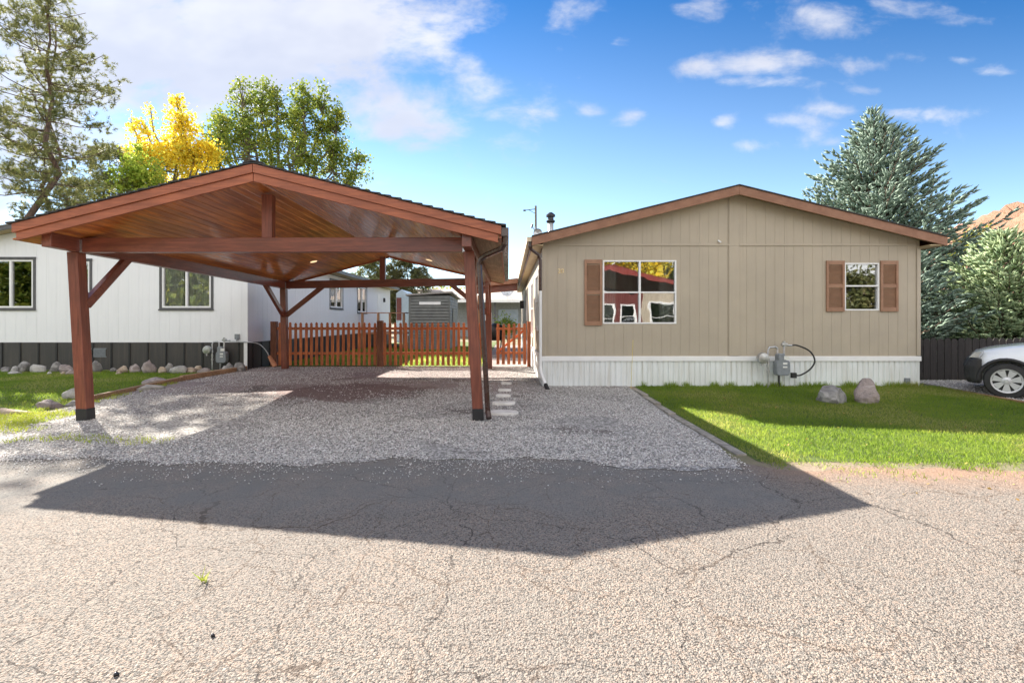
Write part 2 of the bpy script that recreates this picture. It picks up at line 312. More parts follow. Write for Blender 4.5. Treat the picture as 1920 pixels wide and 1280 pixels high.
# ------------------------------------------------------------------ mesh helpers
def wloc(o):
    v = Vector((0, 0, 0))
    while o is not None: v += o.location; o = o.parent
    return v
def smooth_mod(o, w=.004, seg=2):
    b = o.modifiers.new('bevel', 'BEVEL'); b.width = w; b.segments = seg; b.limit_method = 'ANGLE'; b.angle_limit = R(40)
class MB:
    def __init__(s, warp=None): s.v = []; s.f = []; s.warp = warp
    def add(s, vs, fs):
        n = len(s.v); s.v += [tuple(p) for p in vs]; s.f += [tuple(n+i for i in q) for q in fs]; return s
    def box(s, x0, x1, y0, y1, z0, z1):
        return s.hexa([(x0, y0, z0), (x1, y0, z0), (x1, y1, z0), (x0, y1, z0), (x0, y0, z1), (x1, y0, z1), (x1, y1, z1), (x0, y1, z1)])
    def hexa(s, p): return s.add(p, [(0, 3, 2, 1), (4, 5, 6, 7), (0, 1, 5, 4), (1, 2, 6, 5), (2, 3, 7, 6), (3, 0, 4, 7)])
    def bar(s, a, b, w, h, up=(0, 0, 1)):
        a = Vector(a); b = Vector(b); d = (b-a).normalized(); r = d.cross(Vector(up))
        if r.length < 1e-4: r = Vector((1, 0, 0))
        r.normalize(); u = r.cross(d); r *= w/2; u *= h/2
        return s.hexa([a-r-u, a+r-u, b+r-u, b-r-u, a-r+u, a+r+u, b+r+u, b-r+u])
    def tube(s, pts, rad, n=10, cap=True):
        pts = [Vector(p) for p in pts]; rad = rad if isinstance(rad, (list, tuple)) else [rad]*len(pts)
        base = len(s.v); prev = None; k = len(pts)
        for i, p in enumerate(pts):
            d = (pts[min(i+1, k-1)]-pts[max(i-1, 0)]).normalized()
            if prev is None:
                r = d.cross(Vector((0, 0, 1)));
                if r.length < 1e-3: r = d.cross(Vector((0, 1, 0)))
            else:
                r = prev - d*prev.dot(d)
                if r.length < 1e-5: r = d.cross(Vector((0, 0, 1)))
            r.normalize(); prev = r; q = d.cross(r)
            for j in range(n):
                a = 2*math.pi*(j+.5)/n; s.v.append(tuple(p+(r*math.cos(a)+q*math.sin(a))*rad[i]))
        for i in range(k-1):
            for j in range(n):
                a = base+i*n+j; b = base+i*n+(j+1) % n; s.f.append((a, b, b+n, a+n))
        if cap: s.f.append(tuple(base+j for j in range(n))[::-1]); s.f.append(tuple(base+(k-1)*n+j for j in range(n)))
        return s
    def lathe(s, c, prof, n=24, axis='z'):     # prof: (r, h)
        c = Vector(c); base = len(s.v)
        for r, h in prof:
            for j in range(n):
                a = 2*math.pi*j/n; x, y = r*math.cos(a), r*math.sin(a)
                o = {'z': (x, y, h), 'y': (x, h, y), 'x': (h, x, y)}[axis]; s.v.append(tuple(c+Vector(o)))
        for i in range(len(prof)-1):
            for j in range(n):
                a = base+i*n+j; b = base+i*n+(j+1) % n; s.f.append((a, b, b+n, a+n))
        s.f.append(tuple(base+j for j in range(n))[::-1]); s.f.append(tuple(base+(len(prof)-1)*n+j for j in range(n))); return s
    def prism(s, poly, y0, y1):                  # poly (x,z) extruded along y
        n = len(poly); vs = [(x, y0, z) for x, z in poly]+[(x, y1, z) for x, z in poly]
        fs = [tuple(range(n)), tuple(range(2*n-1, n-1, -1))]+[(i, i+n, (i+1) % n+n, (i+1) % n) for i in range(n)]
        return s.add(vs, fs)
    def build(s, name, m, parent=None, bev=0, smooth=False, loc=None, seg=2):
        vs = [s.warp(*p) for p in s.v] if s.warp else s.v
        o0 = wloc(parent) if parent else Vector(loc if loc else (0, 0, 0))
        me = bpy.data.meshes.new(name); me.from_pydata([tuple(Vector(p)-o0) for p in vs], [], s.f); me.update()
        bm = bmesh.new(); bm.from_mesh(me); bmesh.ops.recalc_face_normals(bm, faces=bm.faces); bm.to_mesh(me); bm.free()
        if smooth: me.polygons.foreach_set('use_smooth', [True]*len(me.polygons))
        me.materials.append(m); o = bpy.data.objects.new(name, me); COL.objects.link(o)
        if parent: o.parent = parent
        else: o.location = o0
        if bev: smooth_mod(o, bev, seg)
        return o
def tag(o, label=None, cat=None, group=None, kind=None):
    if label: o['label'] = label
    if cat: o['category'] = cat
    if group: o['group'] = group
    if kind: o['kind'] = kind
    return o
def thing(name, label, cat, loc, group=None):
    o = bpy.data.objects.new(name, None); o.empty_display_size = .2; COL.objects.link(o); o.location = loc
    return tag(o, label, cat, group)
def npmesh(name, V, Fc, m, parent=None, loc=(0, 0, 0), smooth=False):
    V = np.asarray(V, dtype=np.float32).reshape(-1, 3); Fc = np.asarray(Fc, dtype=np.int32); k = Fc.shape[1]
    o0 = np.array(wloc(parent) if parent else loc, dtype=np.float32)
    me = bpy.data.meshes.new(name); me.vertices.add(len(V)); me.vertices.foreach_set('co', (V-o0).ravel())
    me.loops.add(Fc.size); me.loops.foreach_set('vertex_index', Fc.ravel())
    me.polygons.add(len(Fc)); me.polygons.foreach_set('loop_start', np.arange(0, Fc.size, k, dtype=np.int32))
    me.polygons.foreach_set('loop_total', np.full(len(Fc), k, dtype=np.int32))
    if smooth: me.polygons.foreach_set('use_smooth', np.ones(len(Fc), dtype=bool))
    me.update(calc_edges=True); me.validate(); me.materials.append(m)
    o = bpy.data.objects.new(name, me); COL.objects.link(o)
    if parent: o.parent = parent
    else: o.location = loc
    return o
def unit(a): return a/np.maximum(np.linalg.norm(a, axis=1, keepdims=True), 1e-6)
def cards(C, size, aspect=.6, up=None, upbias=0.0):
    """leaf shaped rhombi around centres C"""
    n = len(C); d = rng.normal(size=(n, 3)); 
    if up is not None: d = d*(1-upbias)+np.asarray(up)*upbias
    d = unit(d); e = unit(np.cross(d, rng.normal(size=(n, 3))))
    s = (size*(.6+.8*rng.random(n)))[:, None] if np.isscalar(size) else size[:, None]
    V = np.stack([C-d*s*.5, C+e*s*aspect*.5, C+d*s*.5, C-e*s*aspect*.5], 1)
    return V.reshape(-1, 3), np.arange(4*n).reshape(-1, 4)
def needles(base, tip, r, k, ln, wd=.02):
    """k needles around every shoot from base to tip"""
    n = len(base); ax = unit(tip-base)
    t = rng.random((n, k, 1)); P = base[:, None]+(tip-base)[:, None]*t
    q = rng.normal(size=(n, k, 3)); q -= (q*ax[:, None]).sum(2, keepdims=True)*ax[:, None]; q /= np.linalg.norm(q, axis=2, keepdims=True)+1e-6
    d = q*.85+ax[:, None]*.6; e = np.cross(ax[:, None], q)
    ll = ln*(.7+.6*rng.random((n, k, 1)))*(1.15-.5*t)
    V = np.stack([P-e*wd, P+e*wd, P+d*ll], 2).reshape(-1, 3)
    return V, np.arange(len(V)).reshape(-1, 3)
def spindles(base, tip, r, n=5):
    m = len(base); ax = unit(tip-base); a = unit(np.cross(ax, rng.normal(size=(m, 3)))); b = np.cross(ax, a)
    ang = np.arange(n)*2*math.pi/n
    mid = base+(tip-base)*.35
    ring = mid[:, None]+(a[:, None]*np.cos(ang)[None, :, None]+b[:, None]*np.sin(ang)[None, :, None])*np.asarray(r).reshape(-1, 1, 1)
    V = np.concatenate([base[:, None], tip[:, None], ring], 1)
    Fc = []
    for j in range(n): Fc += [(0, 2+j, 2+(j+1) % n), (1, 2+(j+1) % n, 2+j)]
    Fc = (np.array(Fc)[None]+(np.arange(m)*(n+2))[:, None, None]).reshape(-1, 3)
    return V.reshape(-1, 3), Fc

# ------------------------------------------------------------------ setting
YS = sorted(set([-4000, -800, -200, -60, -20, -10, 0, 5]+[round(7.5+.25*i, 3) for i in range(17)]+[14, 20, 30, 45, 80, 200, 600, 1500, 4000]))
def sheet(name, xl, xr, y0, y1, dz, m, thick=0, wob=None, loc=None):
    """strip sheet with straight rows; xl(y), xr(y) give the edges"""
    ys = sorted(set([y0, y1]+[y for y in YS if y0 < y < y1]))
    if wob:
        ys = sorted(set(ys+list(np.arange(y0, y1, .12))))
    mb = MB(); nx = 1 if not wob else 1
    for y in ys:
        z = gz_lin(y)+dz
        mb.v += [(xl(y), y, z), (xr(y), y, z)]
    for i in range(len(ys)-1): mb.f.append((2*i, 2*i+1, 2*i+3, 2*i+2))
    return tag(mb.build(name, m), kind='structure')
def gz_lin(y):
    for a, b in zip(YS, YS[1:]):
        if a <= y <= b: return gz(a)+(gz(b)-gz(a))*(y-a)/(b-a)
    return gz(y)
def wobx(x, a, f, ph): return lambda y: x+a*math.sin(f*y+ph)+a*.5*math.sin(f*2.7*y+ph*2)
mbg = MB()
XS = [-4000, -1000, -200, -60, -20, 0, 20, 60, 200, 1000, 4000]
for y in YS:
    for x in XS: mbg.v.append((x, y, gz(y)))
for j in range(len(YS)-1):
    for i in range(len(XS)-1):
        a = j*len(XS)+i; mbg.f.append((a, a+1, a+1+len(XS), a+len(XS)))
tag(mbg.build('ground', M['ground']), kind='structure')

def poly_sheet(name, pts, m, dz):
    """irregular outline on flat part of the ground (y<7.5)"""
    mb = MB(); mb.v = [(x, y, gz(y)+dz) for x, y in pts]; mb.f = [tuple(range(len(pts)))]
    bm_o = mb.build(name, m); return tag(bm_o, kind='structure')
# road: near edge far behind the camera, ragged edge towards the plots
def road_edge(x):
    b = 5.75 if x < -3 else (5.7 if x < 2.5 else 5.22)
    if 2.0 < x < 3.0: b = 5.7-.48*(x-2)
    return b+.07*math.sin(x*1.9)+.05*math.sin(x*5.3+1)+.03*math.sin(x*13.1)
xs = np.arange(-40, 40.01, .1)
mb = MB(); 
for x in xs: mb.v += [(x, -5.5, .004), (x, road_edge(x), .004)]
for i in range(len(xs)-1): mb.f.append((2*i, 2*i+2, 2*i+3, 2*i+1))
tag(mb.build('road', M['asphalt']), kind='structure')
# gravel drive
def gl(y):
    if y < 6.4: base = -8.6+ (y-5.3)*.3
    elif y < 8.2: base = -8.3+(y-6.4)*.25
    else: base = -7.72
    return base+.05*math.sin(y*7)
def gr(y): return 2.60+.0*y if y > 5.9 else 2.60-.25*(5.9-y)
def gravel_front(x): return 5.5+.12*math.sin(x*1.3+2)+.07*math.sin(x*3.7)+.05*math.sin(x*9.1)-(.25 if x > .5 else 0)*sstep(.5, 2, x)
mb = MB(); gx = np.arange(-8.6, 2.601, .1); cols_ = []
gys = [y for y in YS if 7.4 < y < 15.5]+[15.55]
for x in gx:
    ys = [gravel_front(x), 6.2]+gys
    cols_.append(len(mb.v))
    for y in ys:
        xx = x
        if y > 8.2 and x < -7.6: xx = max(x, -7.7)
        mb.v.append((min(xx, gr(y)), y, gz(y)+.010))
nrow = len(gys)+2
for i in range(len(gx)-1):
    for j in range(nrow-1):
        a = cols_[i]+j; b_ = cols_[i+1]+j; mb.f.append((a, b_, b_+1, a+1))
tag(mb.build('gravel_driveway', M['gravel']), kind='structure')
sheet('path', lambda y: -.75, lambda y: .74, 15.6, 30, .008, M['gravel'])
sheet('gravel_parking', lambda y: 9.42, lambda y: 22, 5.3, 12.05, .008, M['gravel'])
sheet('lawn_right', lambda y: 2.74, lambda y: 9.33, 5.5, 10.98, .003, M['lawn'])
sheet('lawn_left', lambda y: -30, lambda y: -7.86 if y > 8.2 else -8.1, 8.15, 14.65, .003, M['lawn'])
sheet('lawn_back', lambda y: -7.6, lambda y: -.78, 15.7, 34, .01, M['lawn'])

def blades(name, pts, h, w, m, label, lean=.5):
    n = len(pts); a = rng.random(n)*2*math.pi; hh = h*(.6+.8*rng.random(n))
    P = np.array([(x, y, gz(y)+.012) for x, y in pts])
    e = np.stack([np.cos(a), np.sin(a), np.zeros(n)], 1)*w*.5
    d = np.stack([rng.normal(size=n)*lean, rng.normal(size=n)*lean, np.ones(n)], 1)*hh[:, None]
    V = np.stack([P-e, P+e, P+d], 1).reshape(-1, 3)
    o = npmesh(name, V, np.arange(3*n).reshape(-1, 3), m)
    return tag(o, label, 'grass', kind='stuff')
def unif(n, x0, x1, y0, y1, f=None):
    p = np.stack([x0+(x1-x0)*rng.random(n), y0+(y1-y0)*rng.random(n)], 1)
    if f is not None: p = p[[bool(f(x, y)) for x, y in p]]
    return p
def clump(x, y, s=1.3): return math.sin(x*s*2.1+1.3*math.sin(y*s*1.7))*math.sin(y*s*2.7+1.1*math.sin(x*s*2.3+1))
edge = lambda x, y: y > 5.25+.12*math.sin(x*2.3)+.1*math.sin(x*6.1)+.06*math.sin(x*17)+rng.random()*.3
pr = np.concatenate([unif(120000, 2.76, 9.32, 5.1, 10.93, edge), unif(9000, 2.9, 9.3, 4.75, 5.6, lambda x, y: rng.random() < (y-4.75)*.9*(clump(x, y, 2.2)+.6))])
blades('grass', pr, .034, .008, M['grass'], 'mown grass of the lawn in front of the tan house')
lf = unif(260, 2.9, 9.2, 4.2, 10.6, lambda x, y: rng.random() < (1 if y < 5.8 else .25)); Vq, Fq = cards(np.array([(x, y, gz(y)+.03 if y > 5.2 else .012) for x, y in lf]), .038, .6)
tag(npmesh('fallen_leaves', Vq, Fq, M['litter']), 'fallen yellow and brown leaves scattered along the front edge of the right lawn', 'leaves', kind='stuff')
blades('grass', unif(70000, -15.5, -7.9, 8.2, 14.2), .036, .012, M['grass'], 'mown grass of the lawn before the white house')
blades('grass', unif(26000, -7.5, -.85, 15.8, 27), .06, .02, M['grass'], 'grass of the back yard seen through the picket fence')
wd = unif(26000, -9.4, -4.7, 5.75, 8.3, lambda x, y: rng.random() < max(0, min(1, (-6.75-x)*.9+.25*clump(x, y, 2)+(y-6.4)*.25)) and not (x > -7 and y > 7.2))
wd = np.concatenate([wd, unif(2200, -7.9, -7.45, 8.2, 11.4, lambda x, y: clump(x, y*2, 2) > .2), unif(1500, -6.4, -4.3, 6.1, 6.9, lambda x, y: abs(y-6.45-.1*math.sin(3*x)) < .12+.1*rng.random() and rng.random() < .5),
                     unif(14, -1.79-.02, -1.79+.02, 2.94, 2.97)])
blades('weeds', wd, .055, .011, M['weed'], 'bright weeds and tufts growing through the gravel by the left post', .6)
hs = unif(5000, .8, 9.0, 10.72, 10.98, lambda x, y: clump(x, 3, 3) > -.1)
hs = hs[hs[:, 0] > 2.9]
blades('grass', hs, .11, .01, M['grass'], 'uncut grass along the foot of the white skirting', .3)

def stones(name, pts, smin, smax, m, label, cat='gravel', z0=.0):
    n = len(pts); s = smin+(smax-smin)*rng.random(n)**2
    oct_ = np.array([(1, 0, 0), (-1, 0, 0), (0, 1, 0), (0, -1, 0), (0, 0, .75), (0, 0, -.6)], dtype=float)
    V = oct_[None]*(.65+.6*rng.random((n, 6, 1)))*(s[:, None, None]*.5)*np.array([1, 1, .8])
    V += rng.normal(size=(n, 6, 3))*s[:, None, None]*.09
    a = rng.random(n)*6.28; c, si = np.cos(a), np.sin(a)
    X = V[:, :, 0]*c[:, None]-V[:, :, 1]*si[:, None]; Y = V[:, :, 0]*si[:, None]+V[:, :, 1]*c[:, None]
    V = np.stack([X, Y, V[:, :, 2]], 2)
    P = np.array([(x, y, gz(y)+.012) for x, y in pts]); P[:, 2] += s*.12+z0
    V = V+P[:, None]
    f = np.array([(4, 0, 2), (4, 2, 1), (4, 1, 3), (4, 3, 0), (5, 2, 0), (5, 1, 2), (5, 3, 1), (5, 0, 3)])
    Fc = (f[None]+(np.arange(n)*6)[:, None, None]).reshape(-1, 3)
    return tag(npmesh(name, V.reshape(-1, 3), Fc, m), label, cat, kind='stuff')
gp = unif(150000, -8.4, 2.55, 5.3, 15.5, lambda x, y: (rng.random() < .2+.8*sstep(.7, 1.25, math.hypot((x+3.3)*.62, (y-10.3)*.95)+.25*clump(x, y, 1.6))) and y > gravel_front(x)-.1*rng.random() and rng.random() < (1.0 if y < 10 else .5)*(1.0 if clump(x*.7+2, y, .75) > -.35 else .3) and not (y > 8.2 and x < -7.65) and clump(x, y, .5) > -.75 and not (-.42 < x < .22 and 8.05 < y < 11.45 and (min(abs(y-q) for q in (8.25, 9.05, 9.75, 10.35, 11.3)) < .13)))
stones('gravel', gp, .012, .033, M['chips'], 'loose pale gravel chips covering the driveway under the carport')
ep = unif(26000, -8.2, 2.5, 4.5, 5.8, lambda x, y: rng.random() < (y-4.5)**2*.5*(1+.8*clump(x, y, 1.2)))
stones('gravel', ep, .008, .022, M['chips'], 'stray gravel chips spilled onto the edge of the road')
stones('gravel', unif(12000, 9.45, 14, 7, 12), .015, .04, M['chips'], 'grey gravel of the parking place under the white car')

# ------------------------------------------------------------------ hills
def hill():
    nx, ny = 90, 60; V = []; 
    r2 = random.Random(5); ph = [(r2.uniform(.01, .09), r2.uniform(.01, .09), r2.uniform(0, 6), r2.uniform(.3, 1)) for _ in range(26)]
    for j in range(ny):
        for i in range(nx):
            x = 215+i*6.0; y = 300+j*6.5
            base = 112*sstep(235, 520, x-(y-300)*.15)*sstep(290, 400, y)
            h = base*(1+.05*sum(a*math.sin(fx*x+fy*y+p)/2 for fx, fy, p, a in ph))
            h += base*.02*sum(a*math.sin(fx*6*x+fy*5*y+p) for fx, fy, p, a in ph)*.4
            V.append((x, y, max(-1, h)+random.uniform(-1, 1)*base*.02))
    Fc = [(j*nx+i, j*nx+i+1, (j+1)*nx+i+1, (j+1)*nx+i) for j in range(ny-1) for i in range(nx-1)]
    tag(npmesh('hill', V, Fc, M['hill']), kind='structure')
hill()

# ------------------------------------------------------------------ rocks
def rock(name, c, sx, sy, sz, m, seed, label, cat='rock', group=None, flat=1.0, rough=.16, sub=3, taper=0.0, nf=12):
    bm = bmesh.new(); bmesh.ops.create_icosphere(bm, subdivisions=sub, radius=1.0); rr = random.Random(seed)
    ph = [(Vector((rr.uniform(-1, 1), rr.uniform(-1, 1), rr.uniform(-1, 1)))*rr.uniform(1.5, 5), rr.uniform(0, 6.28), rr.uniform(.3, 1)) for _ in range(9)]
    planes = [(Vector((rr.uniform(-1, 1), rr.uniform(-1, 1), rr.uniform(-.3, 1))).normalized(), rr.uniform(.5, .85)) for _ in range(nf)]
    for v in bm.verts:
        p = v.co.copy()
        for nrm, dd in planes:
            t = p.dot(nrm)
            if t > dd: p -= nrm*(t-dd)*.96
        k = 1+rough*sum(a*math.sin(q.dot(v.co)+f) for q, f, a in ph)/2.5+rough*.22*sum(a*math.sin(q.dot(v.co)*3.1+f*2) for q, f, a in ph[:5])/1.5
        p *= k
        if p.z < -.45: p.z = -.45
        tp_ = 1-taper*(p.z+.3); v.co = Vector((p.x*sx*tp_, p.y*sy*tp_, (p.z+.40)*sz/1.3))
    me = bpy.data.meshes.new(name); bm.to_mesh(me); bm.free()
    me.polygons.foreach_set('use_smooth', [True]*len(me.polygons)); me.materials.append(m)
    o = bpy.data.objects.new(name, me); COL.objects.link(o); o.location = c; o.rotation_euler = (0, 0, rr.uniform(-.4, .4))
    return tag(o, label, cat, group)
rock('boulder', (5.92, 9.2, .04), .29, .24, .31, M['rockgrey'], 8, 'low rounded grey boulder on the lawn, left one of the pair', 'boulder', rough=.17, sub=5, nf=10)
rock('boulder', (6.58, 9.22, .04), .24, .21, .38, M['rockpink'], 21, 'taller upright boulder with rusty streaks on the lawn, right one of the pair', 'boulder', rough=.2, sub=5, taper=.1, nf=7)
# stepping stones
for i, (x, y, w, d, lab) in enumerate([(-.10, 8.25, .52, .30, 'largest pale flagstone lying beside the carport downspout'), (-.07, 9.05, .44, .24, 'second pale stepping stone behind the largest flagstone'),
        (-.10, 9.75, .30, .2, 'third stepping stone, half sunk in the gravel'), (-.08, 10.35, .28, .18, 'fourth small stepping stone almost covered by gravel'), (-.05, 11.3, .26, .2, 'farthest faint stepping stone before the sunlit strip')]):
    rr = random.Random(i+20); n = 11; mb = MB(); ring = []
    for k in range(n):
        a = 2*math.pi*k/n; q = rr.uniform(.86, 1.05); ex = abs(math.cos(a))**.6*(1 if math.cos(a) > 0 else -1); ey = abs(math.sin(a))**.6*(1 if math.sin(a) > 0 else -1)
        ring.append((x+ex*w*.5*q, y+ey*d*.5*q))
    z = gz(y)+.012; vs = [(a, b, z-.03) for a, b in ring]+[(a, b, z+.035+.006*rr.random()) for a, b in ring]
    mb.add(vs, [tuple(range(n))[::-1], tuple(range(n, 2*n))]+[(k, (k+1) % n, (k+1) % n+n, k+n) for k in range(n)])
    o = mb.build('stepping_stone', M['stone'], loc=(x, y, z), bev=.012); tag(o, lab, 'stepping stone', 'stepping stones beside the carport')
# rocks at the foot of the white house: (u, w, h, material, y)
ROCKS = [(10, .35, .2, 'rockgrey', 13.9, 'pale grey rock at the left picture edge below the charcoal skirting'), (28, .32, .25, 'rockpale', 13.8, 'grey white rock under the second skirting batten from the left'), (44, .45, .42, 'rockgrey', 13.9, 'largest grey rock in the left group before the charcoal skirting'),
    (30, .4, .1, 'rockpale', 13.4, 'low flat pale stone at the lawn edge before the left rock group'), (73, .44, .3, 'rockpale', 13.8, 'blocky pale rock with layered top standing apart'), (92, .14, .1, 'rockpale', 13.3, 'small white pebble stone between two rock groups'),
    (104, .34, .4, 'rockgrey', 13.9, 'upright notched grey rock left of the carport post'), (123, .5, .28, 'rockpink', 13.7, 'mauve rock just left of the front left post'), (118, .16, .12, 'rocktan', 13.3, 'small tan stone in front of the mauve rock'), (133, .3, .2, 'rockpink', 13.3, 'small mauve stone touching the left post in view'),
    (178, .42, .42, 'rockgrey', 13.9, 'round grey rock just right of the left post below the vent'), (213, .2, .18, 'rockgrey', 13.9, 'small dark stone before the skirting, right of the vent'), (231, .34, .22, 'rocktan', 13.7, 'low tan rock left of the pink rock'), (252, .38, .32, 'rockpink', 13.8, 'pink rock with white fleck before the skirting'),
    (222, .2, .1, 'rocktan', 13.3, 'flat small tan stone at lawn edge'), (281, .52, .5, 'rockpink', 13.7, 'largest mauve rock with a pointed shoulder'), (303, .26, .26, 'rocktan', 13.6, 'small brown rock right of the largest mauve rock'), (315, .26, .34, 'rockgrey', 13.7, 'upright grey oval rock'),
    (336, .5, .24, 'rockpale', 13.6, 'long low pale rock'), (356, .42, .24, 'rocktan', 13.7, 'long tan rock right of the long pale rock'), (372, .28, .3, 'rocktan', 13.9, 'rounded orange tan rock near the gas meter'), (383, .45, .24, 'rockpink', 13.6, 'flat mauve rock left of the gas meter pipe'),
    (421, .34, .26, 'rockpale', 13.8, 'cream rock below the gas meter of the white house'), (431, .26, .32, 'rockgrey', 14.1, 'upright grey rock behind the cream rock'), (449, .48, .3, 'rockgrey', 14.1, 'grey rock beside the white corner trim')]
for i, (u, w, h, mm, y, lab) in enumerate(ROCKS):
    rock('rock', (XU(u, y), y, gz(y)+.01), w*.48, w*.36, h*.82, M[mm], 40+i, lab, 'rock', 'rocks along the white house', sub=2)
for x, y, sx, sy, sz, mm, lab in [(-8.2, 8.2, .36, .14, .10, 'rocktan', 'long sunlit flat rock at the left picture edge'), (-8.02, 8.75, .27, .15, .15, 'rockpink', 'brown rounded edging rock behind the long flat rock'),
        (-7.72, 8.95, .22, .1, .09, 'rockgrey', 'flat grey edging rock partly behind the left post'), (-8.15, 9.55, .30, .06, .22, 'rockpale', 'tilted pale slab of stone at the lawn corner'), (-7.55, 10.5, .35, .12, .12, 'rockpale', 'flat pale stone lying on the timber edging'), (-7.9, 11.3, .3, .2, .16, 'rockpink', 'small brown rock at the lawn edge behind the weeds')]:
    rock('rock', (x, y, gz(y)), sx, sy, sz, M[mm], int(x*-50+y*7), lab, 'rock', 'edging rocks at the left lawn', sub=3)
for x, y, s, lab in [(-1.44, 2.45, .022, 'dark pebble lying on the road, farther of two'), (-1.7, 2.18, .024, 'dark pebble lying on the road, nearer of two')]:
    rock('pebble', (x, y, .006), s*.6, s*.5, s*.6, M['darkmetal'], 5+int(s*100), lab, 'pebble', sub=2)
# edging
mb = MB()
mb.bar((-7.76, 9.1, .09), (-7.72, 12.0, .17), .1, .12); mb.bar((-7.74, 11.9, .19), (-7.58, 14.5, .19), .1, .12); mb.bar((-7.88, 11.2, .14), (-7.80, 13.7, .19), .09, .1)
tag(mb.build('timber_edging', M['cedar'], loc=(-7.7, 9.1, .05), bev=.008), 'weathered timbers edging the left lawn along the gravel', 'edging')
mb = MB(); 
for k in range(6): mb.box(2.615, 2.735, 5.75+k*.81, 5.75+k*.81+.8, -.05+gz(5.75+k*.81), gz(6.2+k*.81)+.022)
tag(mb.build('concrete_kerb', M['concrete'], loc=(2.67, 5.75, 0), bev=.01), 'low concrete kerb between the gravel driveway and the right lawn', 'kerb')
mb = MB(); mb.bar((9.33, 5.6, .0), (9.33, 10.9, .10), .08, .06)
tag(mb.build('timber_edging', M['rawwood'], loc=(9.37, 8.3, .05), bev=.008), 'grey timber edging along the parking place of the white car', 'edging')

# ------------------------------------------------------------------ carport
XC = -3.62; PK = 3.77; SL = .25; Y0, Y1 = 7.15, 15.3; XL, XR = -7.03, -.10
def top(x): return PK-SL*abs(x-XC)
def cw(x, y, z):            # the real structure is a little racked: low at the back left corner, leaning posts
    f = max(0, (y-7.15)/8)*max(0, min(1.1, (-x)/7.1)); z2 = z-.12*f*min(1, max(0, z/2.6))
    lean = (.15*(1-max(0, (y-7.75)/7.1)*.7))*(1-min(1, max(0, z/2.6)))
    return (x+lean-.02*(1 if z > 2.5 else 0)*0, y, z2)
CP = thing('carport', 'open wooden carport with stained gable roof and varnished plank ceiling over the gravel drive', 'carport', (XC, 7.8, 0))
def part(mb, name, m, parent=CP, **k): return mb.build(name, m, parent, **k)
PW = .165
for (px, py) in ((-6.705, 7.8), (-.61, 7.8), (-6.66, 14.9), (-.60, 14.9)):
    mb = MB(cw); g = gz(py)
    for a, b_ in ((.19+g, .9), (.9, 1.8), (1.8, 2.61)):
        pass
    zs = [.19+g, .9, 1.8, 2.615]
    h = PW/2; base = []
    for z in zs: base += [(px-h, py-h, z), (px+h, py-h, z), (px+h, py+h, z), (px-h, py+h, z)]
    fs = [(0, 1, 2, 3), (12, 13, 14, 15)]+[(4*i+j, 4*i+(j+1) % 4, 4*i+4+(j+1) % 4, 4*i+4+j) for i in range(3) for j in range(4)]
    mb.add(base, fs); p = part(mb, 'post', M['post'], bev=.006)
    if py < 10:
        mb = MB(cw); mb.box(px-h-.003, px+h+.003, py-h-.003, py+h+.003, g-.05, g+.19); mb.build('post_base', M['black'], p, bev=.004)
    else:
        mb = MB(cw); mb.box(px-h, px+h, py-h, py+h, g-.05, g+.19); mb.build('post_base', M['post'], p, bev=.004)
zb0, zb1 = 2.615, 2.825
for px in (-6.66, -.60):
    mb = MB(cw); ys = np.linspace(7.24, 15.2, 9)
    for a, b_ in zip(ys, ys[1:]): pass
    h = .07; vs = []
    for y in ys: vs += [(px-h, y, zb0), (px+h, y, zb0), (px+h, y, zb1), (px-h, y, zb1)]
    n = len(ys); mb.add(vs, [(0, 1, 2, 3), tuple(4*(n-1)+j for j in range(4))]+[(4*i+j, 4*i+(j+1) % 4, 4*i+4+(j+1) % 4, 4*i+4+j) for i in range(n-1) for j in range(4)])
    part(mb, 'side_beam', M['beam_y'], bev=.006)
for py in (7.8, 14.9):
    mb = MB(cw); vs = []; xs_ = np.linspace(-6.585, -.675, 7); h = .07
    for x in xs_: vs += [(x, py-h, zb0-.005), (x, py+h, zb0-.005), (x, py+h, zb1+.005), (x, py-h, zb1+.005)]
    n = len(xs_); mb.add(vs, [(0, 1, 2, 3), tuple(4*(n-1)+j for j in range(4))]+[(4*i+j, 4*i+(j+1) % 4, 4*i+4+(j+1) % 4, 4*i+4+j) for i in range(n-1) for j in range(4)])
    part(mb, 'cross_beam', M['beam'], bev=.006)
    mb = MB(cw); mb.box(-3.72-.08, -3.72+.08, py-.065, py+.065, zb1+.006, 3.50); part(mb, 'king_post', M['post'], bev=.006)
for py in (7.8, 14.9):
    for x in (-6.575, -.685):
        mb = MB(cw); mb.box(x-.018, x+.018, py-.076, py+.076, 2.605, 2.80); part(mb, 'metal_bracket', M['galv'])
def brace(a, b_):
    mb = MB(cw); mb.bar(a, b_, .09, .13, up=(0, 0, 1)); part(mb, 'knee_brace', M['beam'], bev=.005)
for px, lo in ((-6.66, 1), (-.60, 1)):
    brace((px, 7.86, 1.80), (px, 8.80, 2.66)); brace((px, 14.84, 1.78), (px, 13.75, 2.66))
brace((-6.6, 14.9, 1.78), (-5.5, 14.9, 2.66)); brace((-.66, 14.9, 1.78), (-1.7, 14.9, 2.66))
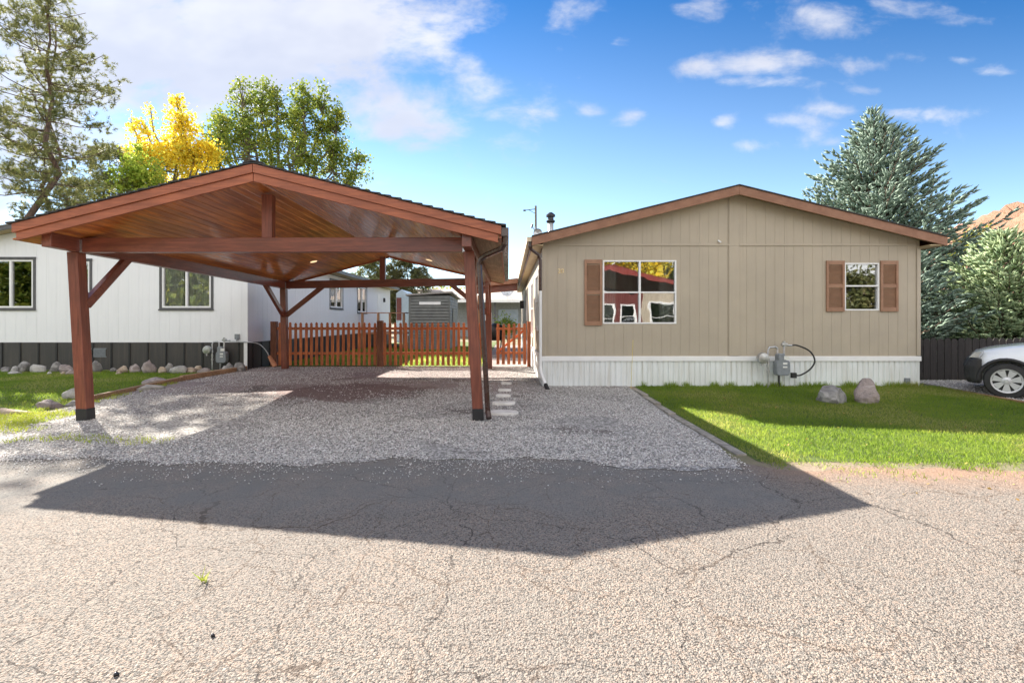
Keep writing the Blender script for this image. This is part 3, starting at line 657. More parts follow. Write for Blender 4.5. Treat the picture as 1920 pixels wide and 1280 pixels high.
# fascia boards, doubled, front and back
for yy, sgn in ((Y0, -1), (Y1, 1)):
    for a, b_ in ((XL, XC), (XC, XR)):
        for lo, hi, pr_ in ((.0, .125, .022), (.127, .245, .0)):
            mb = MB(cw); y_a = yy if sgn < 0 else yy-.02; e = pr_
            ya, yb = (yy-.02-e, yy+.02) if sgn < 0 else (yy-.02, yy+.02+e)
            s = .0015 if a == XL else -.0015
            xa = a+(.004 if a == XC else 0)+(lo*.35 if a == XL else 0); xb = b_-(.004 if b_ == XC else 0)-(lo*.35 if b_ == XR else 0)
            mid = (xa+xb)/2
            mb.hexa([(xa, ya, top(xa)-hi), (xb, ya, top(xb)-hi), (xb, yb, top(xb)-hi), (xa, yb, top(xa)-hi), (xa, ya, top(xa)-lo), (xb, ya, top(xb)-lo), (xb, yb, top(xb)-lo), (xa, yb, top(xa)-lo)])
            part(mb, 'fascia_board', M['fascia'], bev=.003)
for x0, x1 in ((XL, XL+.03), (XR-.03, XR)):
    mb = MB(cw)
    for k in range(8):
        ya = Y0+.03+k*(Y1-Y0-.06)/8; yb = Y0+.03+(k+1)*(Y1-Y0-.06)/8
        mb.box(x0, x1, ya, yb, 2.72, top(x0)-.002)
    part(mb, 'eave_board', M['fascia'])
# ceiling planks (v-grooved tongue and groove running front to back)
for sgn in (-1, 1):
    mb = MB(cw); run = 3.46; npl = 25; w = run/npl
    for i in range(npl):
        a = i*w; b_ = a+w; g = .010; n = 4
        ys = np.linspace(Y0+.03, Y1-.03, 5); vs = []; 
        prof = [(a, .022), (a, .006), (a+g, 0), (b_-g, 0), (b_, .006), (b_, .022)]
        for y in ys:
            for d, zz in prof:
                x = XC+sgn*(d+.004); vs.append((x, y, top(x)-.205+zz+.0015*math.sin(i*7.3)))
        k = len(prof); fs = [tuple(range(k)), tuple((len(ys)-1)*k+j for j in range(k))]+[(q*k+j, q*k+(j+1) % k, (q+1)*k+(j+1) % k, (q+1)*k+j) for q in range(len(ys)-1) for j in range(k)]
        mb.add(vs, fs)
    part(mb, 'plank_ceiling', M['ceiling'])
mb = MB(cw)
for k in range(5):
    ya = Y0+.04+k*(Y1-Y0-.08)/5; yb = ya+(Y1-Y0-.08)/5-.004
    mb.hexa([(-.515, ya, top(-.515)-.222), (-.135, ya, top(-.135)-.222), (-.135, yb, top(-.135)-.222), (-.515, yb, top(-.515)-.222), (-.515, ya, top(-.515)-.21), (-.135, ya, top(-.135)-.21), (-.135, yb, top(-.135)-.21), (-.515, yb, top(-.515)-.21)])
part(mb, 'eave_soffit', M['rawwood'])
# roof deck and shingles in overlapping courses
for sgn in (-1, 1):
    mb = MB(cw); hx = XL if sgn < 0 else XR
    ys = np.linspace(Y0+.025, Y1-.025, 5)
    for a, b_ in zip(ys, ys[1:]):
        mb.hexa([(XC, a, PK-.17), (hx-.03*sgn, a, top(hx)-.17), (hx-.03*sgn, b_, top(hx)-.17), (XC, b_, PK-.17), (XC, a, PK-.002), (hx-.03*sgn, a, top(hx)-.002), (hx-.03*sgn, b_, top(hx)-.002), (XC, b_, PK-.002)])
    part(mb, 'roof_deck', M['rawwood'])
    mb = MB(cw); nc = 24; cwid = (abs(hx-XC)+.04)/nc; rr = random.Random(3)
    for i in range(nc):
        d0 = i*cwid; d1 = (i+1)*cwid+.03
        x0 = XC+sgn*d0; x1 = XC+sgn*d1; z0 = PK-SL*d0; z1 = PK-SL*d1; jag = rr.uniform(0, .012)
        ya, yb = Y0-.055-jag, Y1+.05+jag; t0, t1 = .014, .040
        mb.hexa([(x0, ya, z0+.002), (x1, ya, z1+.002+.014), (x1, yb, z1+.016), (x0, yb, z0+.002), (x0, ya, z0+t0), (x1, ya, z1+t1), (x1, yb, z1+t1), (x0, yb, z0+t0)])
    part(mb, 'roof_shingles', M['shingle'])
mb = MB(cw)
for k in range(27):
    y = Y0-.05+k*.305; mb.prism([(XC-.14, PK-.035+.042), (XC, PK+.030), (XC+.14, PK-.035+.042), (XC+.14, PK+.02), (XC, PK+.056), (XC-.14, PK+.02)], y, y+.31)
part(mb, 'ridge_cap', M['shingle'])
# gutter and downspout on the right eave
mb = MB(cw)
for k in range(4):
    ya = Y0+.02+k*(Y1-Y0-.04)/4; yb = Y0+.02+(k+1)*(Y1-Y0-.04)/4
    mb.box(XR+.002, XR+.007, ya, yb, 2.76, 2.88); mb.box(XR+.007, XR+.10, ya, yb, 2.76, 2.765); mb.box(XR+.10, XR+.106, ya, yb, 2.76, 2.87)
mb.box(XR+.002, XR+.106, Y0+.015, Y0+.02, 2.755, 2.875)
part(mb, 'gutter', M['gutter_brown'])
mb = MB(cw); mb.tube([(-.05, 7.25, 2.77), (-.06, 7.26, 2.66), (-.09, 7.32, 2.60), (-.36, 7.62, 2.53), (-.42, 7.68, 2.49), (-.455, 7.70, 2.40), (-.455, 7.70, 1.2), (-.455, 7.70, .14)], .042, 8)
mb.tube([(-.455, 7.70, .16), (-.44, 7.62, .07)], .044, 8)
part(mb, 'downspout', M['gutter_brown'])
for x, y in ((-5.13, 10.0), (-5.15, 13.3), (-2.1, 10.0), (-2.1, 13.3)):
    z = top(x)-.205; s = -1 if x > XC else 1; mb = MB(cw)
    def ring_(r, dz): return [(x+r*math.cos(a), y+r*math.sin(a), top(x+r*math.cos(a))-.205-dz) for a in [k*2*math.pi/24 for k in range(24)]]
    vs = ring_(.085, -.003)+ring_(.085, .008)+ring_(.07, .012)
    fs = [tuple(range(24)), tuple(range(48, 72))]+[(q*24+j, q*24+(j+1) % 24, q*24+24+(j+1) % 24, q*24+24+j) for q in range(2) for j in range(24)]
    mb.add(vs, fs); part(mb, 'recessed_light', M['lens'])

# ------------------------------------------------------------------ walls and windows
class Wall:
    """axis 'x': runs along +x at y=c, facing -y.  axis 'y': runs along +y at x=c, facing sign*x"""
    def __init__(s, axis, c, sgn=-1): s.axis, s.c, s.s = axis, c, sgn
    def P(s, a, d, z): return (a, s.c+s.s*d, z) if s.axis == 'x' else (s.c+s.s*d, a, z)
    def box(s, mb, a0, a1, d0, d1, z0, z1, z0b=None, z1b=None):
        z0b = z0 if z0b is None else z0b; z1b = z1 if z1b is None else z1b
        mb.hexa([s.P(a0, d0, z0), s.P(a1, d0, z0b), s.P(a1, d1, z0b), s.P(a0, d1, z0), s.P(a0, d0, z1), s.P(a1, d0, z1b), s.P(a1, d1, z1b), s.P(a0, d1, z1)])
def siding(w, a0, a1, z0, ztop, pitch, groove, holes, m, parent, name='wall', off=0.0, dep=.008, ridge=None):
    if not callable(ztop): zt = lambda a, z=ztop: z
    else: zt = ztop
    mb = MB()
    def seg(s0, s1, d0, d1):
        brk = sorted(set([s0, s1]+[h for H in holes for h in H[:2] if s0 < h < s1]+([ridge] if ridge and s0 < ridge < s1 else [])))
        for p, q in zip(brk, brk[1:]):
            hz = sorted([(H[2], H[3]) for H in holes if H[0] < (p+q)/2 < H[1]])
            z = z0
            for ha, hb in hz: w.box(mb, p, q, d0, d1, z, ha); z = hb
            w.box(mb, p, q, d0, d1, z, zt(p), None, zt(q))
    brk = sorted(set([a0, a1]+[h for H in holes for h in H[:2]]+([ridge] if ridge else [])))
    for p, q in zip(brk, brk[1:]): seg(p, q, -.09, 0)
    s = a0+off
    first = a0
    while s < a1+pitch:
        e = min(s, a1)
        if e-first > .02: seg(first, e-groove, .0, dep) if e < a1 else seg(first, a1, .0, dep)
        first = e; s += pitch
        if e >= a1: break
    return mb.build(name, m, parent)
def window(w, a0, a1, z0, z1, parent, vert=(), horiz=(), fw=.04, trim=None, tw=.07, frame='white', blinds=0, curt=False, sill=False, inset=.03, panew='glass', full=False):
    mb = MB(); d0, d1 = -inset-.02, .014
    w.box(mb, a0, a1, d0, d1, z0, z0+fw); w.box(mb, a0, a1, d0, d1, z1-fw, z1)
    w.box(mb, a0, a0+fw, d0, d1, z0+fw, z1-fw); w.box(mb, a1-fw, a1, d0, d1, z0+fw, z1-fw)
    for a in vert: w.box(mb, a-fw*.62, a+fw*.62, d0, d1+.003, z0+fw, z1-fw)
    vs_ = [a0+fw]+[x for a in vert for x in (a-fw*.62, a+fw*.62)]+[a1-fw]
    for z in horiz:
        for p, q in zip(vs_[::2], vs_[1::2]): w.box(mb, p, q, d0, d1-.006, z-.016, z+.016)
    o = mb.build('window', M[frame], parent, bev=.003)
    mb = MB(); w.box(mb, a0+fw*.5, a1-fw*.5, -inset-.008, -inset, z0+fw*.5, z1-fw*.5); mb.build('pane', M[panew], o)
    if blinds:
        mb = MB(); z = z1-fw-.02; zl = z1-(z1-z0)*blinds
        while z > zl:
            w.box(mb, a0+fw, a1-fw, -inset-.09, -inset-.068, z-.0025, z+.0025, ); z -= .028
        mb.build('blind', M['blind'], o)
    if curt:
        for c0, c1 in (((a0+fw*.4, a0+(a1-a0)*.2), (a1-(a1-a0)*.2, a1-fw*.4)) if not full else ((a0+fw*.4, (a0+a1)/2-.12), ((a0+a1)/2+.05, a1-fw*.4))):
            n = 14; mb = MB()
            for k in range(n):
                p = c0+(c1-c0)*k/n; q = c0+(c1-c0)*(k+1)/n; dd = -inset-(.04 if full else .14)-.03*(k % 2)
                w.box(mb, p, q, dd, dd+.01+.02*(k % 2), z0+.02, z1-.03)
            mb.build('curtain', M['curtain'], o)
    if trim:
        mb = MB(); w.box(mb, a0-tw, a1+tw, .0, .03, z1+.001, z1+tw); w.box(mb, a0-tw, a1+tw, .0, .03, z0-tw, z0-.001)
        w.box(mb, a0-tw, a0-.001, .0, .026, z0, z1); w.box(mb, a1+.001, a1+tw, .0, .026, z0, z1)
        if sill: w.box(mb, a0-tw-.025, a1+tw+.025, .03, .04, z0-tw-.01, z0-tw+.03); w.box(mb, a0-tw-.025, a1+tw+.025, .03, .04, z1+tw-.03, z1+tw+.01)
        mb.build('window_trim', M[trim], o, bev=.003)
    return o
def gable_roof(xl, xr, xc, ze, sl, y0, y1, parent, mroof, mfas, fh=.19, soff=None, th=.05):
    zr = lambda x: ze+sl*((xc-xl)-abs(x-xc)) if True else 0
    for a, b_, s in ((xl, xc, 1), (xc, xr, -1)):
        mb = MB(); mb.hexa([(a, y0-.02, zr(a)+.0), (b_, y0-.02, zr(b_)+.0), (b_, y1+.02, zr(b_)), (a, y1+.02, zr(a)), (a, y0-.02, zr(a)+th*.5), (b_, y0-.02, zr(b_)+th*.5), (b_, y1+.02, zr(b_)+th*.5), (a, y1+.02, zr(a)+th*.5)])
        mb.build('roof', mroof, parent)
        mb = MB(); g = .003 if s > 0 else -.003
        for yy in (y0, y1-.035):
            bb = b_-.002 if s > 0 else b_; aa = a+.002 if s < 0 else a
            mb.hexa([(aa, yy, zr(aa)-fh), (bb, yy, zr(bb)-fh), (bb, yy+.035, zr(bb)-fh), (aa, yy+.035, zr(aa)-fh), (aa, yy, zr(aa)-.002), (bb, yy, zr(bb)-.002), (bb, yy+.035, zr(bb)-.002), (aa, yy+.035, zr(aa)-.002)])
        ex = a if s > 0 else b_-.03
        mb.box(ex, ex+.03, y0+.036, y1-.036, ze-fh, ze-.002)
        mb.build('fascia', mfas, parent, bev=.004)
    if soff:
        mb = MB()
        mb.box(xl+.031, soff[0]-.002, y0+.037, y1-.037, ze-fh+.01, ze-fh+.03); mb.box(soff[1]+.002, xr-.031, y0+.037, y1-.037, ze-fh+.01, ze-fh+.03)
        for a, b_ in ((xl+.03, xc), (xc, xr-.03)):
            f0 = zr(a)-.10; f1 = zr(b_)-.10
            mb.hexa([(a, y0+.037, f0), (b_, y0+.037, f1), (b_, soff[2]-.012, f1), (a, soff[2]-.012, f0), (a, y0+.037, f0+.02), (b_, y0+.037, f1+.02), (b_, soff[2]-.012, f1+.02), (a, soff[2]-.012, f0+.02)])
        mb.build('soffit', M['soffit'], parent)
    return zr
def skirting(w, a0, a1, z0, z1, m, parent, pitch=.1, dep=.012, trimm=None):
    mb = MB(); a = a0
    while a < a1-.001:
        b_ = min(a+pitch*.72, a1); c = min(a+pitch, a1)
        w.box(mb, a, b_, -.05, dep, z0, z1)
        if c > b_+.001: w.box(mb, b_, c, -.05, 0, z0, z1)
        a = c
    o = mb.build('skirting', m, parent)
    if trimm:
        mb = MB(); w.box(mb, a0-.02, a1+.02, dep+.001, dep+.022, z1-.085, z1+.01); w.box(mb, a0-.02, a1+.02, .0, .03, z1+.01, z1+.02); mb.build('skirting_trim', trimm, o)
    return o

# ------------------------------------------------------------------ tan house
HX0, HX1, HY = .75, 9.0, 11.0; HC = 4.90
TH = thing('mobile_home', 'tan mobile home with brown shutters, low gable and white metal skirting', 'house', (HC, HY, .1))
zr = gable_roof(.50, 9.34, 4.91, 3.335, .247, 10.68, 28.2, TH, M['shingle'], M['housetrim'], .19, soff=(HX0, HX1, HY))
front = Wall('x', HY, -1)
X = lambda u, D=HY: XU(u, D)
w1 = (X(1130), X(1268), ZV(607, HY), ZV(488, HY)); w2 = (X(1583), X(1648), ZV(582, HY), ZV(493, HY))
zt = lambda a: zr(a)-.105
siding(front, HX0, HX1, .76, zt, .207, .006, [w1, w2], M['tan'], TH, off=.12, ridge=4.91, dep=.005)
skirting(front, HX0, HX1, .04, .755, M['skirtwhite'], TH, .115, trimm=M['white'])
mb = MB()
front.box(mb, HX0-.012, HX0+.07, .009, .026, .785, 3.13); front.box(mb, HX1-.07, HX1+.012, .009, .026, .785, 3.13)
front.box(mb, HX0+.1, X(1366), .009, .022, 3.185, 3.23); front.box(mb, X(1386), HX1-.1, .009, .022, 3.185, 3.23)
front.box(mb, X(1366)+.001, X(1386)-.001, .009, .024, .785, 3.18); front.box(mb, X(1366)+.002, X(1386)-.002, .009, .023, 3.181, zt(X(1366)))
mb.build('trim_board', M['tan'], TH, bev=.003)
o1 = window(front, *w1, TH, vert=(X(1199.5),), horiz=(ZV(548, HY),), fw=.032, blinds=.5, curt=True)
o2 = window(front, *w2, TH, horiz=(ZV(536, HY),), fw=.03)
# kitchen tap and dim room inside the small window
mb = MB(); cx = X(1594); zz = w2[2]+.02
mb.tube([(cx, HY+.3, zz-.1), (cx, HY+.3, zz+.12), (cx+.04, HY+.3, zz+.2), (cx+.1, HY+.3, zz+.18), (cx+.12, HY+.3, zz+.06)], .012, 8)
mb.build('kitchen_tap', M['galv'], o2)
def shutter(a0, a1, z0, z1):
    mb = MB(); f = .05; zm = (z0+z1)/2
    front.box(mb, a0, a0+f, .009, .04, z0, z1); front.box(mb, a1-f, a1, .009, .04, z0, z1)
    for p, q in ((z0, z0+.09), (zm-.04, zm+.04), (z1-.09, z1)): front.box(mb, a0+f, a1-f, .009, .038, p, q)
    for p, q in ((z0+.09, zm-.04), (zm+.04, z1-.09)):
        z = p+.003
        while z < q-.03:
            mb.hexa([front.P(a0+f, .010, z+.012), front.P(a1-f, .010, z+.012), front.P(a1-f, .016, z+.018), front.P(a0+f, .016, z+.018), front.P(a0+f, .022, z-.002), front.P(a1-f, .022, z-.002), front.P(a1-f, .030, z+.004), front.P(a0+f, .030, z+.004)]); z += .026
    mb.build('shutter', M['shutter'], TH, bev=.002)
shutter(X(1095.5), X(1128.5), ZV(610, HY), ZV(487, HY)); shutter(X(1548), X(1582), ZV(584, HY), ZV(489, HY)); shutter(X(1649.5), X(1682.5), ZV(584, HY), ZV(489, HY))
left = Wall('y', HX0, -1)
lw_ = [(12.3, 13.7, 1.35, 2.75), (14.9, 16.3, 1.1, 2.75), (19.5, 20.6, 1.6, 2.7)]
siding(left, HY+.001, 28, .76, 3.13, .207, .009, lw_, M['tan'], TH)
skirting(left, HY+.06, 28, .04, .755, M['skirtwhite'], TH, .115, trimm=M['white'])
for h in lw_: window(left, *h, TH, horiz=((h[2]+h[3])/2,), fw=.05, trim='white', tw=.05)
right_ = Wall('y', HX1, 1)
siding(right_, HY+.001, 28, .76, 3.13, .207, .009, [], M['tan'], TH); skirting(right_, HY+.06, 28, .04, .755, M['skirtwhite'], TH, .115)
back = Wall('x', 28, 1); siding(back, HX0+.1, HX1-.1, .1, zt, .207, .009, [], M['tan'], TH, ridge=4.91)
mb = MB(); mb.box(HX0+.1, HX1-.1, HY+.1, 27.9, .70, .74); mb.build('floor_panel', M['dark'], TH)
mb = MB(); mb.box(HX0+.15, HX1-.15, 14.2, 14.3, .75, 3.3); mb.build('interior_wall', M['curtain'], TH)
# gutter + downspout of left eave
mb = MB(); mb.box(.40, .405, 10.72, 28.1, 3.24, 3.34); mb.box(.405, .49, 10.72, 28.1, 3.24, 3.245); mb.box(.49, .497, 10.72, 28.1, 3.24, 3.33); mb.box(.40, .497, 10.71, 10.719, 3.24, 3.335)
mb.build('gutter', M['porchcream'], TH)
mb = MB(); mb.tube([(.47, 10.80, 3.24), (.47, 10.80, 3.14), (.50, 10.82, 3.08), (.66, 10.92, 2.98), (.70, 10.94, 2.88), (.70, 10.94, 2.2)], .036, 8)
mb.build('downspout', M['gutter_brown'], TH)
mb = MB(); mb.tube([(.70, 10.94, 2.2), (.70, 10.94, .55), (.71, 10.90, .42), (.80, 10.62, .17)], .034, 8); dsp = mb.build('downspout_extension', M['white'], TH)
mb = MB(); mb.tube([(.79, 10.65, .2), (.83, 10.52, .1)], .045, 8); mb.build('downspout_outlet', M['rubber'], dsp)
# house number 20
def digits(txt, x, y, z, h, m, parent, name):
    cu = bpy.data.curves.new('t', 'FONT'); cu.body = txt; cu.size = h*1.35; cu.extrude = .004
    o = bpy.data.objects.new('t', cu); COL.objects.link(o); bpy.context.view_layer.update()
    me = bpy.data.meshes.new_from_object(o.evaluated_get(bpy.context.evaluated_depsgraph_get())); bpy.data.objects.remove(o)
    for v in me.vertices: v.co = Vector((x+v.co.x, y-v.co.z, z+v.co.y))-wloc(parent)
    me.materials.clear(); me.materials.append(m); q = bpy.data.objects.new(name, me); COL.objects.link(q); q.parent = parent; return q
digits('20', X(1045.3), HY-.0135, ZV(512, HY), .105, M['brass'], TH, 'house_number')
mb = MB(); mb.lathe((X(1698), HY-.03, ZV(713, HY)), [(.001, -.02), (.001, .0)], 6)
mb = MB(); front.box(mb, X(1694), X(1703), .014, .06, ZV(719, HY), ZV(708, HY)); ob = mb.build('outlet_box', M['meter'], TH, bev=.006)
mb = MB(); mb.bar((X(1346), HY-.02, ZV(451, HY)), (X(1350), HY-.06, ZV(455, HY)), .03, .03); mb.build('eave_bracket', M['white'], TH)
# chimney pipe
CHY = 17.0; cx = XU(1032.5, CHY)
mb = MB(); mb.lathe((cx, CHY, 0), [(.095, 3.3), (.095, 4.88)], 20); ch = mb.build('chimney_pipe', M['zinc'], TH, smooth=True)
mb = MB(); mb.lathe((cx, CHY, 0), [(.12, 4.86), (.15, 4.90), (.15, 4.93), (.10, 4.96), (.10, 5.05), (.155, 5.07), (.155, 5.13), (.06, 5.21), (.01, 5.22)], 20); mb.build('chimney_cap', M['darkmetal'], ch)
# porch cover attached to the house, reaching left
PC = thing('porch_cover', 'brown lean-to porch cover between the picket gate and the tan house', 'porch cover', (-.7, 20, .12))
mb = MB(); mb.hexa([(-1.3, 19.4, 2.95), (.38, 19.4, 3.12), (.38, 23.5, 3.12), (-1.3, 23.5, 2.95), (-1.3, 19.4, 3.01), (.38, 19.4, 3.18), (.38, 23.5, 3.18), (-1.3, 23.5, 3.01)]); mb.build('porch_roof', M['shingle'], PC)
mb = MB(); mb.hexa([(-1.3, 19.36, 2.85), (.37, 19.36, 3.0), (.37, 19.399, 3.0), (-1.3, 19.399, 2.85), (-1.3, 19.36, 3.04), (.37, 19.36, 3.20), (.37, 19.399, 3.20), (-1.3, 19.399, 3.04)]); mb.build('fascia', M['housetrim'], PC, bev=.004)
mb = MB(); mb.hexa([(-1.25, 19.7, 2.61), (.35, 19.7, 2.74), (.35, 19.84, 2.74), (-1.25, 19.84, 2.61), (-1.25, 19.7, 2.93), (.35, 19.7, 3.08), (.35, 19.84, 3.08), (-1.25, 19.84, 2.93)]); mb.build('beam', M['beam'], PC, bev=.004)
for px in (-1.15,):
    mb = MB(); mb.box(px-.06, px+.06, 19.71, 19.83, .1, 2.55); mb.build('post', M['railwood'], PC, bev=.004)
mb = MB(); mb.box(.52, .70, 22.4, 22.5, 2.1, 2.45); 
LT = mb.build('wall_lantern', M['darkmetal'], loc=(.6, 22.4, 2.1), bev=.02); tag(LT, 'dark wall lantern beside the porch on the sunlit side wall', 'lantern')

# gas meters --------------------------------------------------------
def gas_meter(x, y, zg, label, flip=False, hose=None):
    t = thing('gas_meter', label, 'gas meter', (x, y, zg), 'gas meters on the two homes')
    yy = y-.16; c = (x, yy)
    mb = MB(); prof = [(-.155, .30), (-.165, .36), (-.165, .52), (-.15, .58), (-.12, .60), (-.12, .72), (-.10, .75), (.02, .75), (.04, .72), (.04, .62), (.13, .60), (.155, .56), (.16, .36), (.145, .31), (.11, .28), (-.11, .28)]
    mb.prism([(x+a*.9, zg+b_-.02) for a, b_ in prof], yy-.09, yy+.08); bdy = mb.build('meter_body', M['meter'], t, bev=.02, seg=3)
    mb = MB(); mb.box(x+.0, x+.11, yy-.099, yy-.0925, zg+.60, zg+.68); mb.build('index_plate', M['paper'], bdy)
    mb = MB(); mb.box(x-.02, x+.07, yy-.097, yy-.0915, zg+.50, zg+.54); mb.box(x-.02, x+.07, yy-.097, yy-.0915, zg+.43, zg+.46); mb.build('meter_sticker', M['paper'], bdy)
    mb = MB(); mb.tube([(x-.29, yy, zg-.05), (x-.29, yy, zg+.8), (x-.26, yy, zg+.86), (x-.14, yy, zg+.87), (x-.09, yy, zg+.84), (x-.09, yy, zg+.72)], .020, 10)
    for z in (.32, .44, .56): mb.tube([(x-.29, yy, zg+z), (x-.29, yy, zg+z+.06)], .032, 8)
    mb.build('inlet_pipe', M['galv'], t)
    mb = MB(); mb.lathe((x-.42, yy-.02, zg+.63), [(.03, -.07), (.11, -.06), (.125, -.01), (.125, .01), (.11, .05), (.03, .06)], 24, 'y'); mb.tube([(x-.44, yy, zg+.6), (x-.28, yy, zg+.62)], .028, 8); mb.tube([(x-.43, yy-.02, zg+.54), (x-.43, yy-.02, zg+.47)], .03, 10)
    mb.build('regulator', M['galv'], t, smooth=False)
    mb = MB(); mb.tube([(x+.05, yy, zg+.60), (x+.05, yy, zg+.88), (x+.12, yy, zg+.9), (x+.22, yy, zg+.9)], .022, 10); mb.tube([(x+.0, yy, zg+.92), (x+.12, yy, zg+.92)], .034, 8); mb.tube([(x+.05, yy, zg+.9), (x+.05, yy, zg+.99)], .03, 8)
    mb.build('outlet_valve', M['galv'], t)
    mb = MB(); mb.tube([(x-.06, yy, zg-.05), (x-.06, yy, zg+.28)], .022, 8); mb.build('support_pipe', M['darkmetal'] if not flip else M['galv'], t)
    pts = [Vector(p) for p in hose]; sm = []
    for i in range(len(pts)-1):
        p0 = pts[max(0, i-1)]; p1 = pts[i]; p2 = pts[i+1]; p3 = pts[min(len(pts)-1, i+2)]
        for k in range(6):
            q = k/6; sm.append(.5*((2*p1)+(p2-p0)*q+(2*p0-5*p1+4*p2-p3)*q*q+(3*p1-p0-3*p2+p3)*q**3))
    sm.append(pts[-1]); sm = [p+Vector((x, yy, zg)) for p in sm]
    mb = MB(); mb.tube(sm, .017 if not flip else .014, 8); mb.build('flexible_hose', M['rubber'] if not flip else M['galv'], t, smooth=True)
    e = sm[-1]; mb = MB()
    if not flip: mb.box(e.x-.09, e.x+.01, e.y-.03, e.y+.04, e.z-.055, e.z+.055)
    else: mb.tube([e, e+Vector((.16, .04, -.30))], [.05, .075], 10)
    mb.build('hose_end', M['rubber'] if not flip else M['terracotta'], t)
    return t
gas_meter(X(1462, 10.9)-.03, 10.93, .12, 'grey gas meter with a black looping hose on the white skirting', hose=[(.2, 0, .90), (.34, 0, .90), (.6, 0, .78), (.71, 0, .58), (.62, 0, .40), (.42, 0, .27), (.30, 0, .26)])
gas_meter(XU(417, 14.5), 14.66, .08, 'grey gas meter in front of the charcoal skirting of the white house', True, hose=[(.2, 0, .88), (.7, 0, .86), (1.0, .1, .8), (1.2, .1, .62), (1.3, .1, .45)])
mb = MB(); mb.bar((X(1183, 10.6), 10.6, .12), (X(1187, 10.6), 10.6, ZV(637, 10.6)), .014, .005); 
tag(mb.build('marker_stake', M['yellowpaint'], loc=(X(1183, 10.6), 10.6, .1)), 'thin yellow marker stake leaning before the white skirting', 'stake')

# ------------------------------------------------------------------ white house
WX0, WX1, WY = -16.8, -7.63, 14.7; WC = -12.2
WH = thing('mobile_home', 'white mobile home with grey window trim and charcoal skirting at left', 'house', (WC, WY, .1))
wz = gable_roof(-17.3, -7.10, WC, 3.67, .200, 14.3, 32.8, WH, M['roofgrey'], M['trimgrey'], .12, soff=(WX0, WX1, WY))
wf = Wall('x', WY, -1); U = lambda u: XU(u, WY)
wt = lambda a: wz(a)-.105
WA = (-15.22, U(63), ZV(577, WY), ZV(487, WY)); WB = (U(304), U(396), ZV(577, WY), 3.28); WCc = (-12.72, -12.24, ZV(548, WY), ZV(490, WY))
siding(wf, WX0, WX1, .92, wt, .30, .006, [WA, WB, WCc], M['whitewall'], WH, ridge=WC, dep=.004)
window(wf, *WA, WH, vert=((WA[0]+WA[1])/2,), fw=.05, trim='trimgrey', sill=True, blinds=0, curt=True, full=True, panew='glass_soft'); window(wf, *WB, WH, vert=((WB[0]+WB[1])/2,), fw=.05, trim='trimgrey', sill=True, curt=True, full=True, panew='glass_soft'); window(wf, *WCc, WH, fw=.05, trim='trimgrey', sill=True, panew='glass_soft')
mb = MB(); wf.box(mb, WX0, WX1, -.05, 0, .02, .915); sk = mb.build('skirting', M['skirtdark'], WH)
a = WX1-.25
while a > WX0: mb = MB(); wf.box(mb, a-.022, a+.022, .001, .02, .02, .915); mb.build('skirting_batten', M['black'], sk); a -= .533
mb = MB(); wf.box(mb, WX1-.09, WX1+.01, .021, .036, .05, .91); mb.build('skirting_corner_trim', M['white'], sk)
mb = MB(); vx = U(186)
for k in range(12): wf.box(mb, vx-.19+k*.033, vx-.17+k*.033, .004, .02, .52, .72)
wf.box(mb, vx-.22, vx+.22, .002, .016, .49, .515); wf.box(mb, vx-.22, vx+.22, .002, .016, .725, .75); mb.build('skirting_vent', M['meter'], sk)
mb = MB(); ox = U(446); wf.box(mb, ox-.075, ox+.06, .009, .05, ZV(636, WY)+.0, ZV(626, WY)); wf.box(mb, ox-.02, ox+.03, .05, .07, ZV(641, WY), ZV(632, WY)); mb.build('outdoor_outlet', M['meter'], WH, bev=.008)
ws = Wall('y', WX1, 1)
sw = [(21.5, 23.1, 2.13, 3.30), (25.4, 27.0, 2.0, 3.30)]
siding(ws, WY+.001, 32.4, .92, 3.53, .30, .008, sw, M['whitewall'], WH)
for h in sw: window(ws, *h, WH, vert=((h[0]+h[1])/2,), fw=.06, trim='trimgrey', sill=True)
mb = MB(); ws.box(mb, WY+.01, 32.4, -.05, 0, .02, .915); sk2 = mb.build('skirting', M['skirtdark'], WH)
a = WY+.3
while a < 32.2: mb = MB(); ws.box(mb, a-.022, a+.022, .001, .02, .02, .915); mb.build('skirting_batten', M['black'], sk2); a += .533
mb = MB(); ws.box(mb, 29.3, 30.3, .009, .04, 1.0, 3.1); dr = mb.build('door', M['white'], WH, bev=.01)
mb = MB(); mb.lathe((WX1+.07, 29.42, 2.0), [(.02, -.03), (.035, .03)], 10, 'x'); mb.build('door_handle', M['darkmetal'], dr)
mb = MB(); ws.box(mb, 30.6, 30.75, .009, .12, 2.7, 2.95); mb.build('porch_light', M['darkmetal'], WH, bev=.02)
wb = Wall('x', 32.4, 1); siding(wb, WX0+.1, WX1-.1, .05, wt, .30, .008, [], M['whitewall'], WH, ridge=WC)
wl = Wall('y', WX0, -1); siding(wl, WY+.001, 32.4, .05, 3.53, .30, .008, [], M['whitewall'], WH)
mb = MB(); mb.box(WX0+.1, WX1-.1, WY+.1, 32.3, .8, .86); mb.build('floor_panel', M['dark'], WH)
mb = MB(); mb.box(WX0+.2, WX1-.2, 17.4, 17.5, .86, 3.5); mb.build('interior_wall', M['curtain'], WH)

